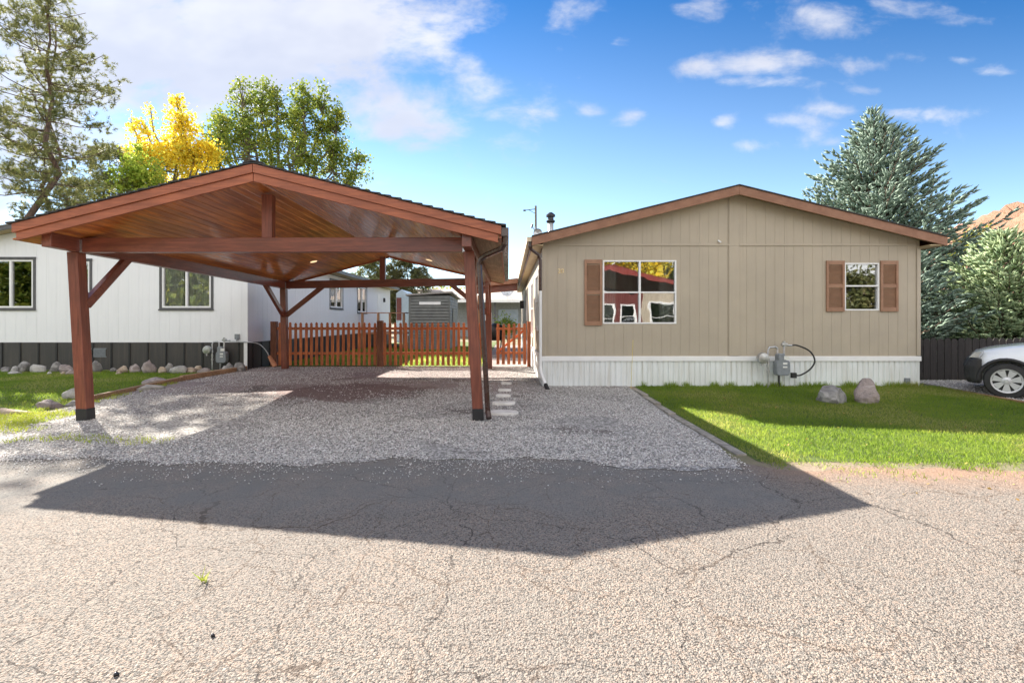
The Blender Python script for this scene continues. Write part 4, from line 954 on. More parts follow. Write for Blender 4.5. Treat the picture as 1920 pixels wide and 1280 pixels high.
# deck and stair behind the white house
DK = thing('wooden_deck', 'small raised wooden deck with railing beside the white house door', 'deck', (-6.3, 26, .12))
mb = MB(); mb.box(-7.55, -5.2, 25.4, 29.8, .88, .94); mb.build('deck_floor', M['railwood'], DK)
for x, y in ((-6.6, 25.5), (-6.0, 25.5), (-5.3, 25.5), (-5.3, 27.6), (-5.3, 29.6), (-7.4, 25.5)):
    mb = MB(); mb.box(x-.055, x+.055, y-.055, y+.055, .1, 1.93); mb.build('post', M['railwood'], DK)
mb = MB(); mb.bar((-7.5, 25.5, 1.96), (-5.2, 25.5, 1.96), .14, .045); mb.bar((-5.3, 25.4, 1.965), (-5.3, 29.7, 1.965), .14, .04); mb.build('handrail', M['railwood'], DK)
mb = MB()
for k in range(7): mb.box(-5.1+k*.0, -4.9, 25.6, 26.8, 0, 0) if False else None
for k in range(4): mb.box(-5.15+k*.26, -4.89+k*.26, 25.7, 26.8, .12, .80-k*.19)
mb.build('step', M['rawwood'], DK)

# ------------------------------------------------------------------ picket fence and gate
PY = 15.62
def pickets(x0, n, sp, w, zb, zt_, mb, y=PY, slope=0):
    for i in range(n):
        x = x0+i*sp; h = w/2; zz = zt_+random.uniform(-.012, .012); dx = random.uniform(-.014, .014)
        poly = [(x-h, zb), (x+h, zb), (x+h*.98+dx, zz-.13), (x+h*.72+dx, zz-.105), (x+h*.95+dx, zz-.07), (x+h*.7+dx, zz-.02), (x+dx, zz), (x-h*.7+dx, zz-.02), (x-h*.95+dx, zz-.07), (x-h*.72+dx, zz-.105), (x-h*.98+dx, zz-.13)]
        mb.prism(poly, y-.02, y)
FN = thing('picket_fence', 'red stained picket fence closing the back of the carport', 'fence', (-4, PY, .12))
for x0, n, a, b_ in ((-7.10, 19, -7.2, -4.08), (-3.83, 19, -3.90, -.76)):
    mb = MB(); pickets(x0, n, .1642, .088, .17, 1.50, mb); pn = mb.build('picket_panel', M['picket'], FN, bev=.003)
    mb = MB(); mb.box(a, b_, PY+.001, PY+.04, 1.27, 1.35); mb.box(a, b_, PY+.001, PY+.04, .50, .58); mb.build('rail', M['picket'], pn, bev=.003)
for x in (-7.29, -3.99, -.70):
    mb = MB(); mb.box(x-.09, x+.09, PY-.045, PY+.11, .1, 1.56 if x > -5 else 1.53); mb.build('post', M['picketpost'], FN, bev=.008)
mb = MB(); mb.box(-7.3, -.8, PY-.14, PY-.06, .09, .145); mb.build('footing_board', M['cedar'], FN, bev=.006)
GT = thing('picket_gate', 'narrow red picket gate between the carport and the tan house', 'gate', (-.1, PY, .12))
mb = MB(); pickets(-.32, 6, .166, .094, .2, 1.47, mb); gp_ = mb.build('picket_panel', M['picket'], GT, bev=.003)
mb = MB(); mb.box(-.38, .56, PY+.001, PY+.04, 1.27, 1.34); mb.box(-.38, .56, PY+.001, PY+.04, .52, .59); mb.bar((-.36, PY+.06, .56), (.54, PY+.06, 1.3), .03, .07); mb.build('rail', M['picket'], gp_, bev=.003)
mb = MB(); mb.box(.59, .70, PY-.045, PY+.07, .1, 1.53); mb.build('hinge_post', M['picket'], GT, bev=.006)

# dark fence on the right
DF = thing('board_fence', 'dark brown board fence with rounded tops behind the white car', 'fence', (14, 12.2, .12))
mb = MB(); dy = 12.2; x = 9.08; rr = random.Random(4)
while x < 22:
    w = .165+rr.uniform(-.01, .01); h = w/2-.006; cx = x+w/2; zt_ = 1.13+rr.uniform(-.02, .02)
    mb.prism([(cx-h, .08), (cx+h, .08), (cx+h, zt_-.07), (cx+h*.8, zt_-.025), (cx+h*.4, zt_), (cx-h*.4, zt_), (cx-h*.8, zt_-.025), (cx-h, zt_-.07)], dy-.02+rr.uniform(0, .006), dy); x += w
M['darkfence'] = wood('dark_fence_wood', (.035, .028, .026), (.02, .016, .015), .8, 'z')
pn = mb.build('board_panel', M['darkfence'], DF, bev=.003)
mb = MB(); mb.box(9.1, 22, dy+.001, dy+.04, .3, .38); mb.box(9.1, 22, dy+.001, dy+.04, .85, .93); mb.build('rail', M['darkfence'], pn)

# ------------------------------------------------------------------ things behind
SH = thing('garden_shed', 'grey green lap-sided shed behind the picket fence', 'shed', (-3.9, 25.5, .12))
mb = MB(); x0, x1, y0, y1 = -4.93, -2.93, 25, 29; zt0, zt1 = 2.82, 2.95
for k in range(18):
    z = .12+k*.15
    if z+.15 < 2.83:
        mb.hexa([(x0, y0-.05, z), (x1, y0-.05, z), (x1, y0+.02, z), (x0, y0+.02, z), (x0, y0-.004, z+.148), (x1, y0-.004, z+.148), (x1, y0+.02, z+.148), (x0, y0+.02, z+.148)])
        mb.hexa([(x1+.03, y0, z), (x1+.03, y1, z), (x1-.02, y1, z), (x1-.02, y0, z), (x1+.004, y0, z+.148), (x1+.004, y1, z+.148), (x1-.02, y1, z+.148), (x1-.02, y0, z+.148)])
mb.box(x0, x1-.021, y0+.021, y1, .1, 2.8)
mb.build('wall', M['shedgreen'], SH)
mb = MB(); mb.hexa([(x0-.15, y0-.15, 2.80), (x1+.15, y0-.15, 2.94), (x1+.15, y1+.1, 2.78), (x0-.15, y1+.1, 2.66), (x0-.15, y0-.15, 2.88), (x1+.15, y0-.15, 3.02), (x1+.15, y1+.1, 2.86), (x0-.15, y1+.1, 2.74)]); mb.build('roof', M['roofgrey'], SH)
mb = MB(); mb.box(-4.42, -3.36, 24.93, 24.965, 2.36, 2.50); mb.build('wall_board', M['white'], SH)
mb = MB(); mb.box(x0-.02, x0+.08, y0-.045, y0-.031, .12, 2.8); mb.box(x1-.04, x1+.045, y0-.045, y0-.031, .12, 2.8); mb.build('corner_trim', M['shedgreen'], SH)
mb = MB(); mb.box(x1+.032, x1+.05, 26.2, 27.0, .2, 2.2); mb.build('door', M['darkmetal'], SH)
MS = thing('metal_shed', 'pale blue metal shed with gambrel roof beside the white house', 'shed', (-7.1, 33.4, .12))
mb = MB(); mb.prism([(-7.45, .1), (-6.6, .1), (-6.55, 2.9), (-6.75, 3.4), (-7.1, 3.65), (-7.45, 3.4)], 33.4, 36.4); mb.build('wall', M['shedblue'], MS)
mb = MB(); mb.box(-7.42, -7.1, 33.37, 33.399, 1.6, 3.1); mb.build('door', M['maroon'], MS)
FH = thing('far_house', 'grey house with tan roof and covered porch at the end of the yard', 'house', (-2, 44, .12))
mb = MB(); mb.box(-9, 2.4, 45.6, 53, .1, 3.25); mb.build('wall', mat('far_wall', (.3, .32, .32), .7), FH)
mb = MB(); mb.hexa([(-9.4, 43.2, 3.28), (2.8, 43.2, 3.28), (2.8, 49.5, 4.6), (-9.4, 49.5, 4.6), (-9.4, 43.2, 3.38), (2.8, 43.2, 3.38), (2.8, 49.5, 4.7), (-9.4, 49.5, 4.7)]); mb.build('roof', mat('far_roof', (.5, .42, .36), .85), FH)
mb = MB(); mb.box(-9.4, 2.8, 43.05, 43.19, 3.15, 3.38); mb.build('gutter', M['white'], FH)
for x in (-4.6, -1.15, 1.6):
    mb = MB(); mb.box(x-.08, x+.08, 43.5, 43.66, .1, 3.2); mb.build('porch_post', M['trimgrey'] if x < 0 else M['rawwood'], FH)
mb = MB(); mb.box(-2.6, -1.5, 45.5, 45.59, .6, 2.3); dd = mb.build('door', M['white'], FH)
mb = MB(); mb.prism([(-2.45, 2.35)]+[(-2.05+.42*math.cos(a), 2.35+.36*math.sin(a)) for a in [math.pi*k/10 for k in range(10, -1, -1)]], 45.47, 45.595); mb.build('arched_window', M['dark'], FH)
mb = MB(); mb.box(-.9, .9, 45.5, 45.59, 1.0, 2.6); mb.build('window', M['shedblue'], FH)
DSH = thing('satellite_dish', 'large mesh satellite dish on the roof of the far house', 'satellite dish', (0, 41.5, .12))
mb = MB(); mb.lathe((-.1, 43.4, 4.25), [(.02, .14), (.3, .09), (.55, -.05), (.58, -.08), (.56, -.08), (.3, .05), (.01, .1)], 24, 'y'); mb.build('reflector', M['galv'], DSH)
mb = MB(); mb.tube([(-.1, 43.5, 4.2), (-.1, 43.6, 3.4)], .035, 8)
for s in (-.5, .5): mb.tube([(-.1, 43.4, 3.95), (-.1+s, 43.3, 3.4)], .02, 6)
mb.tube([(-.1, 43.3, 4.0), (-.1, 42.9, 4.3)], .02, 6); mb.build('mount', M['galv'], DSH)
LP = thing('street_lamp', 'distant wooden pole with a long lamp arm above the tan eave', 'street lamp', (XU(1004.5, 60), 60, 0))
mb = MB(); mb.tube([(XU(1005, 60), 60, 0), (XU(1004.5, 60), 60, ZV(386, 60))], [.17, .12], 10); mb.build('pole', M['barkgrey'], LP)
mb = MB(); mb.tube([(XU(1003, 60), 60, ZV(392, 60)), (XU(984, 60), 60, ZV(394.5, 60))], .045, 6); mb.tube([(XU(1003, 60), 60, ZV(400, 60)), (XU(992, 60), 60, ZV(394, 60))], .03, 6); ar = mb.build('lamp_arm', M['darkmetal'], LP)
mb = MB(); mb.box(XU(981, 60), XU(986, 60), 59.85, 60.15, ZV(396, 60), ZV(393.5, 60)); mb.build('lamp_head', M['darkmetal'], ar, bev=.04)
AN = thing('roof_antenna', 'small dish antenna on the roof edge beside the chimney pipe', 'antenna', (XU(1000, 22), 22, 3.4))
mb = MB(); mb.tube([(XU(1003, 22), 22, 3.3), (XU(1003, 22), 22, ZV(425, 22))], .03, 8); mb.build('mast', M['galv'], AN)
mb = MB(); mb.lathe((XU(1008, 22), 21.9, ZV(438, 22)), [(.02, .06), (.15, .03), (.2, -.03), (.15, .0), (.01, .03)], 16, 'y'); mb.build('reflector', M['galv'], AN)
mb = MB(); mb.tube([(XU(996, 22), 21.9, ZV(428, 22)), (XU(998.5, 22), 21.9, ZV(421, 22))], .04, 6); mb.tube([(XU(1003, 22), 22, ZV(433, 22)), (XU(997, 22), 21.9, ZV(424, 22))], .015, 6); mb.build('feed_horn', M['darkmetal'], AN)
BG = thing('barbecue_grill', 'dark covered barbecue grill under the porch behind the gate', 'grill', (-.55, 22, .12))
mb = MB(); mb.lathe((-.55, 22, 0), [(.28, .7), (.36, .9), (.38, 1.15), (.3, 1.35), (.1, 1.45)], 18); mb.build('grill_lid', M['black'], BG, smooth=True)
mb = MB()
for s in (-1, 1):
    for q in (-1, 1): mb.bar((-.55+s*.2, 22+q*.2, .12), (-.55+s*.25, 22+q*.25, .8), .04, .04)
mb.build('leg', M['darkmetal'], BG)

# ------------------------------------------------------------------ trees
def limb(mb, a, b_, r0, r1, n=6, seg=5, sag=.0, rr=random):
    a = Vector(a); b_ = Vector(b_); pts = []; rad = []
    L_ = (b_-a).length
    for k in range(seg+1):
        t = k/seg; p = a.lerp(b_, t)+Vector((rr.uniform(-1, 1), rr.uniform(-1, 1), rr.uniform(-1, 1)))*L_*.03*(1 if 0 < k < seg else 0); p.z -= sag*L_*math.sin(t*math.pi)
        pts.append(p); rad.append(r0+(r1-r0)*t)
    mb.tube(pts, rad, n)
def broadleaf(name, label, base, lobes, m, leaf=.16, per=55, crad=.45, group=None, trunk=.25, bark='barkgrey', density=1.0, cat='tree', leafm2=None):
    """lobes: (x,y,z, rx,ry,rz, clumps)"""
    t = thing(name, label, cat, base, group); mb = MB(); rr = random.Random(hash(label) % 1000 if False else len(label)*13+7)
    B = Vector(base); topz = max(l[2] for l in lobes); cen = Vector((sum(l[0] for l in lobes)/len(lobes), sum(l[1] for l in lobes)/len(lobes), B.z+(topz-B.z)*.45))
    limb(mb, B, cen, trunk, trunk*.6, 10, 5, 0, rr)
    C = []
    for lx, ly, lz, rx, ry, rz, nc in lobes:
        lc = Vector((lx, ly, lz)); st = B.lerp(cen, rr.uniform(.5, 1)); limb(mb, st, lc, trunk*.45, trunk*.12, 7, 6, -.05, rr)
        limb(mb, lc, lc+Vector((0, 0, rz*.8)), trunk*.12, .015, 5, 4, 0, rr)
        for k in range(nc):
            while True:
                p = Vector((rr.uniform(-1, 1), rr.uniform(-1, 1), rr.uniform(-1, 1)))
                if p.length < 1: break
            p = p.normalized()*p.length**.6
            q = lc+Vector((p.x*rx, p.y*ry, p.z*rz)); C.append(q)
            limb(mb, lc+Vector((0, 0, p.z*rz*.4)), q, .03*trunk/.25, .008, 4, 3, 0, rr)
    C = np.array([tuple(c) for c in C]); n = int(per*density)
    P = (C[:, None]+rng.normal(size=(len(C), n, 3))*np.array([crad, crad, crad*1.1])*.55*(.6+.8*rng.random((len(C), 1, 1)))).reshape(-1, 3)
    V, Fc = cards(P, leaf, .75)
    mb.build('trunk', M[bark], t); npmesh('crown', V, Fc, m, t)
    return t
def at(u, v, D): return (XU(u, D), D, ZV(v, D))
# cottonwood: upright lobes
D = 38.0; px = D/F
lob = [(u, D+dy, ZV(v, D), w*px, w*px*.9, h*px, n) for u, v, w, h, n, dy in
       [(455, 215, 28, 80, 60, 0), (425, 285, 34, 70, 60, -1), (485, 205, 24, 60, 40, .5), (520, 225, 24, 65, 50, 0), (545, 215, 20, 55, 34, 1), (575, 240, 26, 75, 60, -.5), (600, 225, 22, 70, 50, .5),
        (630, 260, 26, 65, 50, 0), (480, 300, 50, 60, 90, -1), (560, 320, 55, 60, 90, -1), (625, 320, 40, 55, 60, 0), (668, 320, 26, 34, 26, 0), (400, 235, 16, 40, 20, 1), (500, 380, 90, 60, 60, 0)]]
lob = [(XU(l[0], D),)+l[1:] for l in lob]
broadleaf('cottonwood_tree', 'tall green cottonwood with many upright lobes behind the carport roof', (XU(540, D), D, .1), [l[:3]+((l[3]*.78, l[4]*.78, l[5]*1.05) if l[3] < 1.45 else l[3:6])+(int(l[6]*.62),) for l in lob], M['cotton'], .20, 52, .46, trunk=.45)
D = 36.0; px = D/F
lob = [(XU(u, D), D-2+dy, ZV(v, D), w*px, w*px*.8, h*px, n) for u, v, w, h, n, dy in
       [(368, 235, 15, 24, 16, 0), (377, 262, 20, 22, 28, 0), (362, 292, 26, 24, 30, 0), (400, 305, 36, 18, 44, 0), (425, 300, 16, 12, 16, 0), (295, 290, 18, 18, 10, 0), (330, 300, 30, 22, 26, .3), (310, 262, 18, 14, 9, 0), (285, 250, 16, 10, 5, 0), (340, 325, 60, 28, 90, .5), (300, 315, 30, 22, 30, .2), (410, 315, 22, 20, 24, 0), (320, 230, 6, 14, 4, 0)]]
broadleaf('maple_tree', 'bright yellow autumn tree between the pine and the cottonwood', (XU(350, D), D-2, .1), [l[:6]+(int(l[6]*.7),) for l in lob], M['yellow'], .20, 40, .45, trunk=.25)
D = 30.0; px = D/F
lob = [(XU(u, D), D+dy, ZV(v, D), w*px, w*px*.8, h*px, n) for u, v, w, h, n, dy in
       [(255, 300, 20, 26, 20, 0), (235, 335, 34, 26, 36, 0), (270, 345, 26, 24, 24, 0), (290, 330, 18, 24, 14, 0), (250, 375, 60, 26, 40, 0)]]
broadleaf('young_tree', 'lime green young tree left of the yellow tree', (XU(255, D), D, .1), lob, M['lime'], .17, 34, .42, trunk=.16)

def conifer(name, label, base, H, prof, m, shoot=.35, nsh=9, levels=40, droop=.1, trunk_r=.2, clump=0, lean=(0, 0), kn=26, needle=.16, wd=.012, z0=1.0, tiers=6, core=.0, group=None, gap=.0, seed=1, sweep=.25, sides=None, bark='bark'):
    """prof(t): crown radius at relative height t"""
    t = thing(name, label, 'tree', base, group); rr = random.Random(seed); B = Vector(base); mb = MB()
    T = Vector((lean[0], lean[1], H)); limb(mb, B, B+T, trunk_r, .02, 10, 10, 0, rr)
    bs, tp = [], []
    for i in range(levels):
        tt = (i+rr.random()*.8)/levels; z = z0+(H-z0)*tt; Rr = prof(tt)
        nb = max(3, int(tiers*(1-.3*tt)))
        for b_ in range(nb):
            if rr.random() < gap: continue
            a = 2*math.pi*(b_+rr.random()*.9)/nb+i*1.1; ln = Rr*rr.uniform(.72, 1.1)
            if sides: ln *= sides(a, tt)
            st = B+T*(z/H); d = Vector((math.cos(a), math.sin(a), 0)); up = rr.uniform(-.05, .15)+.5*tt-droop
            en = st+d*ln+Vector((0, 0, ln*up))
            limb(mb, st, en, max(.012, trunk_r*.22*(1-tt*.6)), .008, 4, 4, sweep*.3, rr)
            side = Vector((-d.y, d.x, 0)); k = max(3, int(nsh*ln))
            if clump:
                for q in range(max(2, int(ln*clump))):
                    f = rr.uniform(.3, 1.0)**.7; p = st.lerp(en, f); p.z -= sweep*.3*ln*math.sin(f*math.pi)
                    cc_ = p+side*rr.uniform(-1, 1)*ln*.28+Vector((0, 0, rr.uniform(-.1, .2)))
                    if rr.random() < .6: limb(mb, st.lerp(en, max(0, f-.2)), cc_, .014, .007, 4, 3, 0, rr)
                    for _ in range(nsh):
                        dn_ = Vector((rr.gauss(0, 1), rr.gauss(0, 1), rr.gauss(.35, .8))).normalized(); o_ = cc_+Vector((rr.gauss(0, .17), rr.gauss(0, .17), rr.gauss(0, .10)))
                        bs.append(tuple(o_)); tp.append(tuple(o_+dn_*shoot*rr.uniform(.6, 1.1)))
                continue
            for q in range(k):
                f = (q+rr.random())/k; f = .22+.8*f if core == 0 else .1+.92*f
                f = min(1, f)
                p = st.lerp(en, f); p.z -= sweep*.3*ln*math.sin(f*math.pi)
                s = rr.choice((-1, 1)); sw = rr.uniform(.1, 1.0)*ln*.55*(1.15-f)
                e0 = p+side*s*sw*rr.random()+Vector((0, 0, rr.uniform(-.1, .1)*sw))
                dirn = (d*rr.uniform(.5, 1)+side*s*rr.uniform(.1, 1)+Vector((0, 0, rr.uniform(-.2, .55)+.6*tt))).normalized()
                sl = shoot*rr.uniform(.7, 1.3)
                bs.append(tuple(e0)); tp.append(tuple(e0+dirn*sl))
    bs = np.array(bs); tp = np.array(tp)
    V1, F1 = needles(bs, tp, 0, kn, needle, wd)
    if core:
        V2, F2 = spindles(bs, tp, np.full(len(bs), core)); V1 = np.concatenate([V1, V2]); F1 = np.concatenate([F1, F2+len(V1)-len(V2)])
    mb.build('trunk', M[bark], t); npmesh('crown', V1, F1, m, t)
    return t
# left pine: open, irregular, double stem
def ppine(tt):
    z = 4.6+9.4*tt
    r = np.interp(z, [4.6, 6, 9.4, 11, 12.8, 13.6, 14], [1.7, 2.2, 3.1, 2.7, 1.6, .9, .4])
    return float(r)*(1-.28*abs(math.sin(tt*17)))
conifer('pine_tree', 'tall open pine with bare reddish trunk at the left edge', (-18.15, 19.5, .1), 14.0, ppine, M['pine'], shoot=.3, nsh=9, clump=2.3, levels=26, droop=.12, trunk_r=.18, kn=22, needle=.14, wd=.012, z0=4.6, tiers=6, gap=.27, seed=4, lean=(.25, 0))
conifer('pine_tree', 'slender second pine stem rising just right of and behind the tall pine', (-22.7, 25.2, .1), 16.6, lambda t: 1.9*(1-t)**.35+.3, M['pine'], shoot=.3, nsh=8, clump=1.8, levels=20, droop=.1, trunk_r=.16, kn=22, needle=.15, wd=.014, z0=7.5, tiers=5, gap=.3, seed=8, bark='bark')
conifer('pine_tree', 'shorter scraggly pine behind the left end of the carport roof', (XU(205, 30), 30, .1), 11.6, lambda t: 2.9*(1-t)**.6+.4, M['pine'], shoot=.3, nsh=9, clump=2.3, levels=18, droop=.05, trunk_r=.16, kn=22, needle=.17, wd=.016, z0=5.0, tiers=6, gap=.1, seed=14)
conifer('pine_tree', 'sparse pine just outside the left picture edge', (-23.5, 18, .1), 11.5, lambda t: 2.8*(1-t)**.6+.5, M['pine'], shoot=.3, nsh=9, clump=2.3, levels=20, droop=.1, trunk_r=.18, kn=22, needle=.17, wd=.016, z0=3.0, tiers=6, gap=.1, seed=24)
conifer('pine_tree', 'distant dark pine whose branches show right of the rear king post', (XU(762, 48), 48, .1), 7.7, lambda t: 3.0*(1-t)**.45+.3, M['farpine'], shoot=.38, nsh=9, clump=3.6, levels=20, droop=.02, trunk_r=.2, kn=18, needle=.2, wd=.022, z0=1.5, tiers=6, gap=.12, seed=34)
conifer('pine_tree', 'distant pine above the roof edge of the white house', (XU(695, 46), 46, .1), 7.3, lambda t: 2.2*(1-t)**.6+.4, M['pine'], shoot=.35, nsh=8, clump=3.4, levels=17, trunk_r=.2, kn=18, needle=.2, wd=.022, z0=2, tiers=6, gap=.1, seed=35)
# blue spruces
def pbig(t): return min(4.4, 9.9*(1-t)*.60+.12)
conifer('blue_spruce', 'tall blue spruce rising behind the right eave of the tan house', (14.55, 20, .1), 9.75, pbig, M['blue'], shoot=.27, nsh=17, levels=44, droop=.12, trunk_r=.2, kn=9, needle=.06, wd=.013, z0=.9, tiers=13, core=.045, seed=51, sweep=.5)
conifer('blue_spruce', 'lower green spruce behind the dark fence and the white car', (14.7, 14.9, .1), 4.1, lambda t: min(2.35, 3.4*(1-t)*.85+.15), M['green2'], shoot=.22, nsh=26, levels=34, droop=.1, trunk_r=.12, kn=10, needle=.04, wd=.009, z0=.5, tiers=10, core=.034, seed=52, sweep=.5)
conifer('blue_spruce', 'shaded blue spruce just behind the right corner of the tan house', (11.9, 15.4, .1), 3.7, lambda t: min(2.0, 3.2*(1-t)*.85+.15), M['blue'], shoot=.22, nsh=24, levels=28, droop=.1, trunk_r=.12, kn=10, needle=.04, wd=.009, z0=.5, tiers=9, core=.034, seed=53, sweep=.5)
conifer('blue_spruce', 'spruce standing beyond the right picture edge behind the fence', (18.3, 15.6, .1), 4.6, lambda t: min(2.2, 3.4*(1-t)*.85+.15), M['green2'], shoot=.25, nsh=12, levels=24, trunk_r=.12, kn=14, needle=.045, wd=.011, z0=.5, tiers=9, core=.038, seed=54, sweep=.5)
# yellow-green tree far right, hedges and far trees
D = 60.0; px = D/F
broadleaf('poplar_tree', 'yellow green tree below the red hill behind the spruces', (XU(1830, D), D, .1), [(XU(u, D), D, ZV(v, D), w*px, w*px, h*px, n) for u, v, w, h, n in [(1838, 448, 22, 14, 26), (1812, 468, 22, 16, 26), (1790, 490, 26, 20, 26)]], M['hedge'], .3, 40, .7, trunk=.3)
for i, (u, v, w, h, D, mm, lab) in enumerate([(835, 560, 30, 14, 56, 'hedge', 'yellow green bush beyond the shed roof'), (905, 556, 26, 14, 60, 'hedge', 'pale green tree above the far house roof, left of the dish'), (975, 556, 24, 16, 62, 'cotton', 'green tree above the far house roof, right of the dish'),
                                   (650, 590, 50, 30, 66, 'cotton', 'distant dark tree behind the white house')]):
    px = D/F; broadleaf('far_tree', lab, (XU(u, D), D, .1), [(XU(u, D), D, ZV(v, D), w*px, w*px, h*px, 34)], M[mm], .34, 40, .8, 'far trees beyond the yard', trunk=.22)
D = 24; px = D/F
broadleaf('shrub', 'yellow green shrub behind the picket gate', (.0, 24.5, .12), [(-.25, 24.5, 1.35, .32, .3, .42, 18), (.15, 24.5, 1.3, .25, .3, .4, 14)], M['lime'], .08, 40, .22, trunk=.04, cat='shrub')

# ------------------------------------------------------------------ car
def car():
    t = thing('parked_car', 'white car with black bumper parked by the dark fence at the right edge', 'car', (11.4, 10.8, .08))
    cy = 10.80; hw = .89; g = .06; x0 = 9.13
    # stations: x, bottom, shoulder z, top z, half-width shoulder, half-width top
    S = [(0, .42, .62, .72, .60, .50), (.06, .34, .66, .84, .74, .62), (.22, .30, .72, .93, .84, .70), (.5, .28, .76, 1.0, .885, .74), (.95, .28, .80, 1.07, .89, .76), (1.28, .28, .84, 1.12, .89, .76), (1.75, .28, .88, 1.42, .89, .68), (2.15, .28, .90, 1.64, .89, .63),
         (2.9, .28, .92, 1.68, .89, .63), (3.6, .28, .94, 1.66, .89, .62), (4.15, .30, .96, 1.58, .88, .60), (4.42, .34, .96, 1.2, .86, .66), (4.56, .40, .90, 1.0, .82, .66)]
    V = []; K = 0
    for (x, zb, zs, ztp, hs_, ht) in S:
        half = [(0, zb), (hs_*.8, zb), (hs_*.97, zb+.09), (hs_, (zb+zs)/2), (hs_*.985, zs), (hs_*.93, zs+min(.10, (ztp-zs)*.45)), (ht+(hs_*.93-ht)*.35, zs+(ztp-zs)*.72), (ht, ztp-.035), (ht*.8, ztp), (0, ztp+.012)]
        ring = half+[(-a, b_) for a, b_ in half[-2:0:-1]]; K = len(ring)
        V += [(x0+x, cy+a, g+b_) for a, b_ in ring]
    n = len(S); Fc = [(i*K+j, i*K+(j+1) % K, (i+1)*K+(j+1) % K, (i+1)*K+j) for i in range(n-1) for j in range(K)]+[tuple(range(K)), tuple((n-1)*K+j for j in range(K))]
    mb = MB(); mb.add(V, Fc); body = mb.build('body', M['carpaint'], t)
    sb = body.modifiers.new('s', 'SUBSURF'); sb.levels = 3; sb.render_levels = 3
    WXs = (9.70, 12.38); wr = .335
    cut = MB()
    for wx in WXs:
        for s in (-1, 1): cut.lathe((wx, cy+s*.80, g+wr+.01), [(.385, -.20), (.385, .25)] if True else [], 40, 'y')
    co = cut.build('cut', M['black']); bo = body.modifiers.new('b', 'BOOLEAN'); bo.operation = 'DIFFERENCE'; bo.object = co; bo.solver = 'EXACT'
    bpy.context.view_layer.update(); me = bpy.data.meshes.new_from_object(body.evaluated_get(bpy.context.evaluated_depsgraph_get()))
    body.modifiers.clear(); body.data = me; bpy.data.objects.remove(co)
    me.polygons.foreach_set('use_smooth', [True]*len(me.polygons))
    # black arch lips and lower cladding
    for s in (-1, 1):
        mb = MB(); mb.box(WXs[0]+.42, WXs[1]-.42, cy+s*.86-.03, cy+s*.86+.03, g+.26, g+.40); mb.build('side_sill', M['rubber'], t, bev=.01)
    for wx in WXs:
        for s in (-1, 1):
            pts = []; mb = MB()
            for k in range(17):
                a = math.pi*(-.06+1.12*k/16); pts.append((wx+.405*math.cos(a), cy+s*.868, g+wr+.01+.405*math.sin(a)))
            mb.tube(pts, .035, 8); mb.build('arch_trim', M['rubber'], t, smooth=True)
    mb = MB(); sec = []
    P_ = [(-.05, .62), (-.06, .20), (.05, .0)]
    ys = [(-.885, .14), (-.85, .06), (-.74, .0), (-.5, -.03), (0, -.05), (.5, -.03), (.74, .0), (.85, .06), (.885, .14)]
    for yy_, dx in ys: sec += [(x0+dx+.02, cy+yy_, g+.26), (x0+dx-.02, cy+yy_, g+.36), (x0+dx-.03, cy+yy_, g+.60), (x0+dx+.03, cy+yy_, g+.74), (x0+dx+.09, cy+yy_*.97, g+.76), (x0+dx+.09, cy+yy_*.97, g+.28)]
    k = 6; m_ = len(ys); mb.add(sec, [(i*k+j, i*k+(j+1) % k, (i+1)*k+(j+1) % k, (i+1)*k+j) for i in range(m_-1) for j in range(k)]+[tuple(range(k)), tuple((m_-1)*k+j for j in range(k))])
    mb.build('front_bumper', M['rubber'], t, bev=.02)
    mb = MB(); mb.box(x0+4.40, x0+4.62, cy-.84, cy+.84, g+.36, g+.62); mb.build('rear_bumper', M['rubber'], t, bev=.05)
    for s in (-1, 1):
        mb = MB(); mb.hexa([(x0+.02, cy+s*.52, g+.76), (x0+.20, cy+s*.80, g+.77), (x0+.26, cy+s*.80, g+.90), (x0+.10, cy+s*.55, g+.86), (x0+.02, cy+s*.72, g+.76), (x0+.18, cy+s*.868, g+.77), (x0+.24, cy+s*.866, g+.90), (x0+.11, cy+s*.75, g+.87)])
        mb.build('headlight', M['headlamp'], t, bev=.012)
        mb = MB(); mb.box(x0+4.47, x0+4.56, cy+s*.74-.08, cy+s*.74+.08, g+.8, g+1.3); mb.build('tail_light', M['redroof'], t, bev=.02)
        # side glass as curved strip following the body
        for a0, a1 in ((1.80, 2.55), (2.62, 3.4), (3.47, 4.1)):
            mb = MB(); 
            def yo(z): return s*(.89*.93+( .63-.89*.93)*((z-1.0)/.6))*1.0
            x_l0 = a0+(.12 if a0 < 2 else 0); x_l1 = a0+(.42 if a0 < 2 else 0)
            q = [(x0+x_l0-.1, cy+yo(1.03)+s*.012, g+1.03), (x0+a1, cy+yo(1.03)+s*.012, g+1.03), (x0+a1-(.1 if a1 > 4 else 0), cy+yo(1.5)+s*.035, g+1.5), (x0+x_l1, cy+yo(1.5)+s*.035, g+1.5)]
            mb.hexa(q[:2]+[(q[1][0], q[1][1]-s*.05, q[1][2]), (q[0][0], q[0][1]-s*.05, q[0][2])]+[q[3], q[2], (q[2][0], q[2][1]-s*.05, q[2][2]), (q[3][0], q[3][1]-s*.05, q[3][2])])
            mb.build('side_window', M['carglass'], t, bev=.008)
        mb = MB(); mb.tube([(x0+1.72, cy+s*.86, g+1.02), (x0+1.70, cy+s*.97, g+1.06)], .02, 6); mb.box(x0+1.66, x0+1.76, cy+s*.97-.08, cy+s*.97+.08, g+1.0, g+1.14); mb.build('mirror', M['rubber'], t, bev=.02)
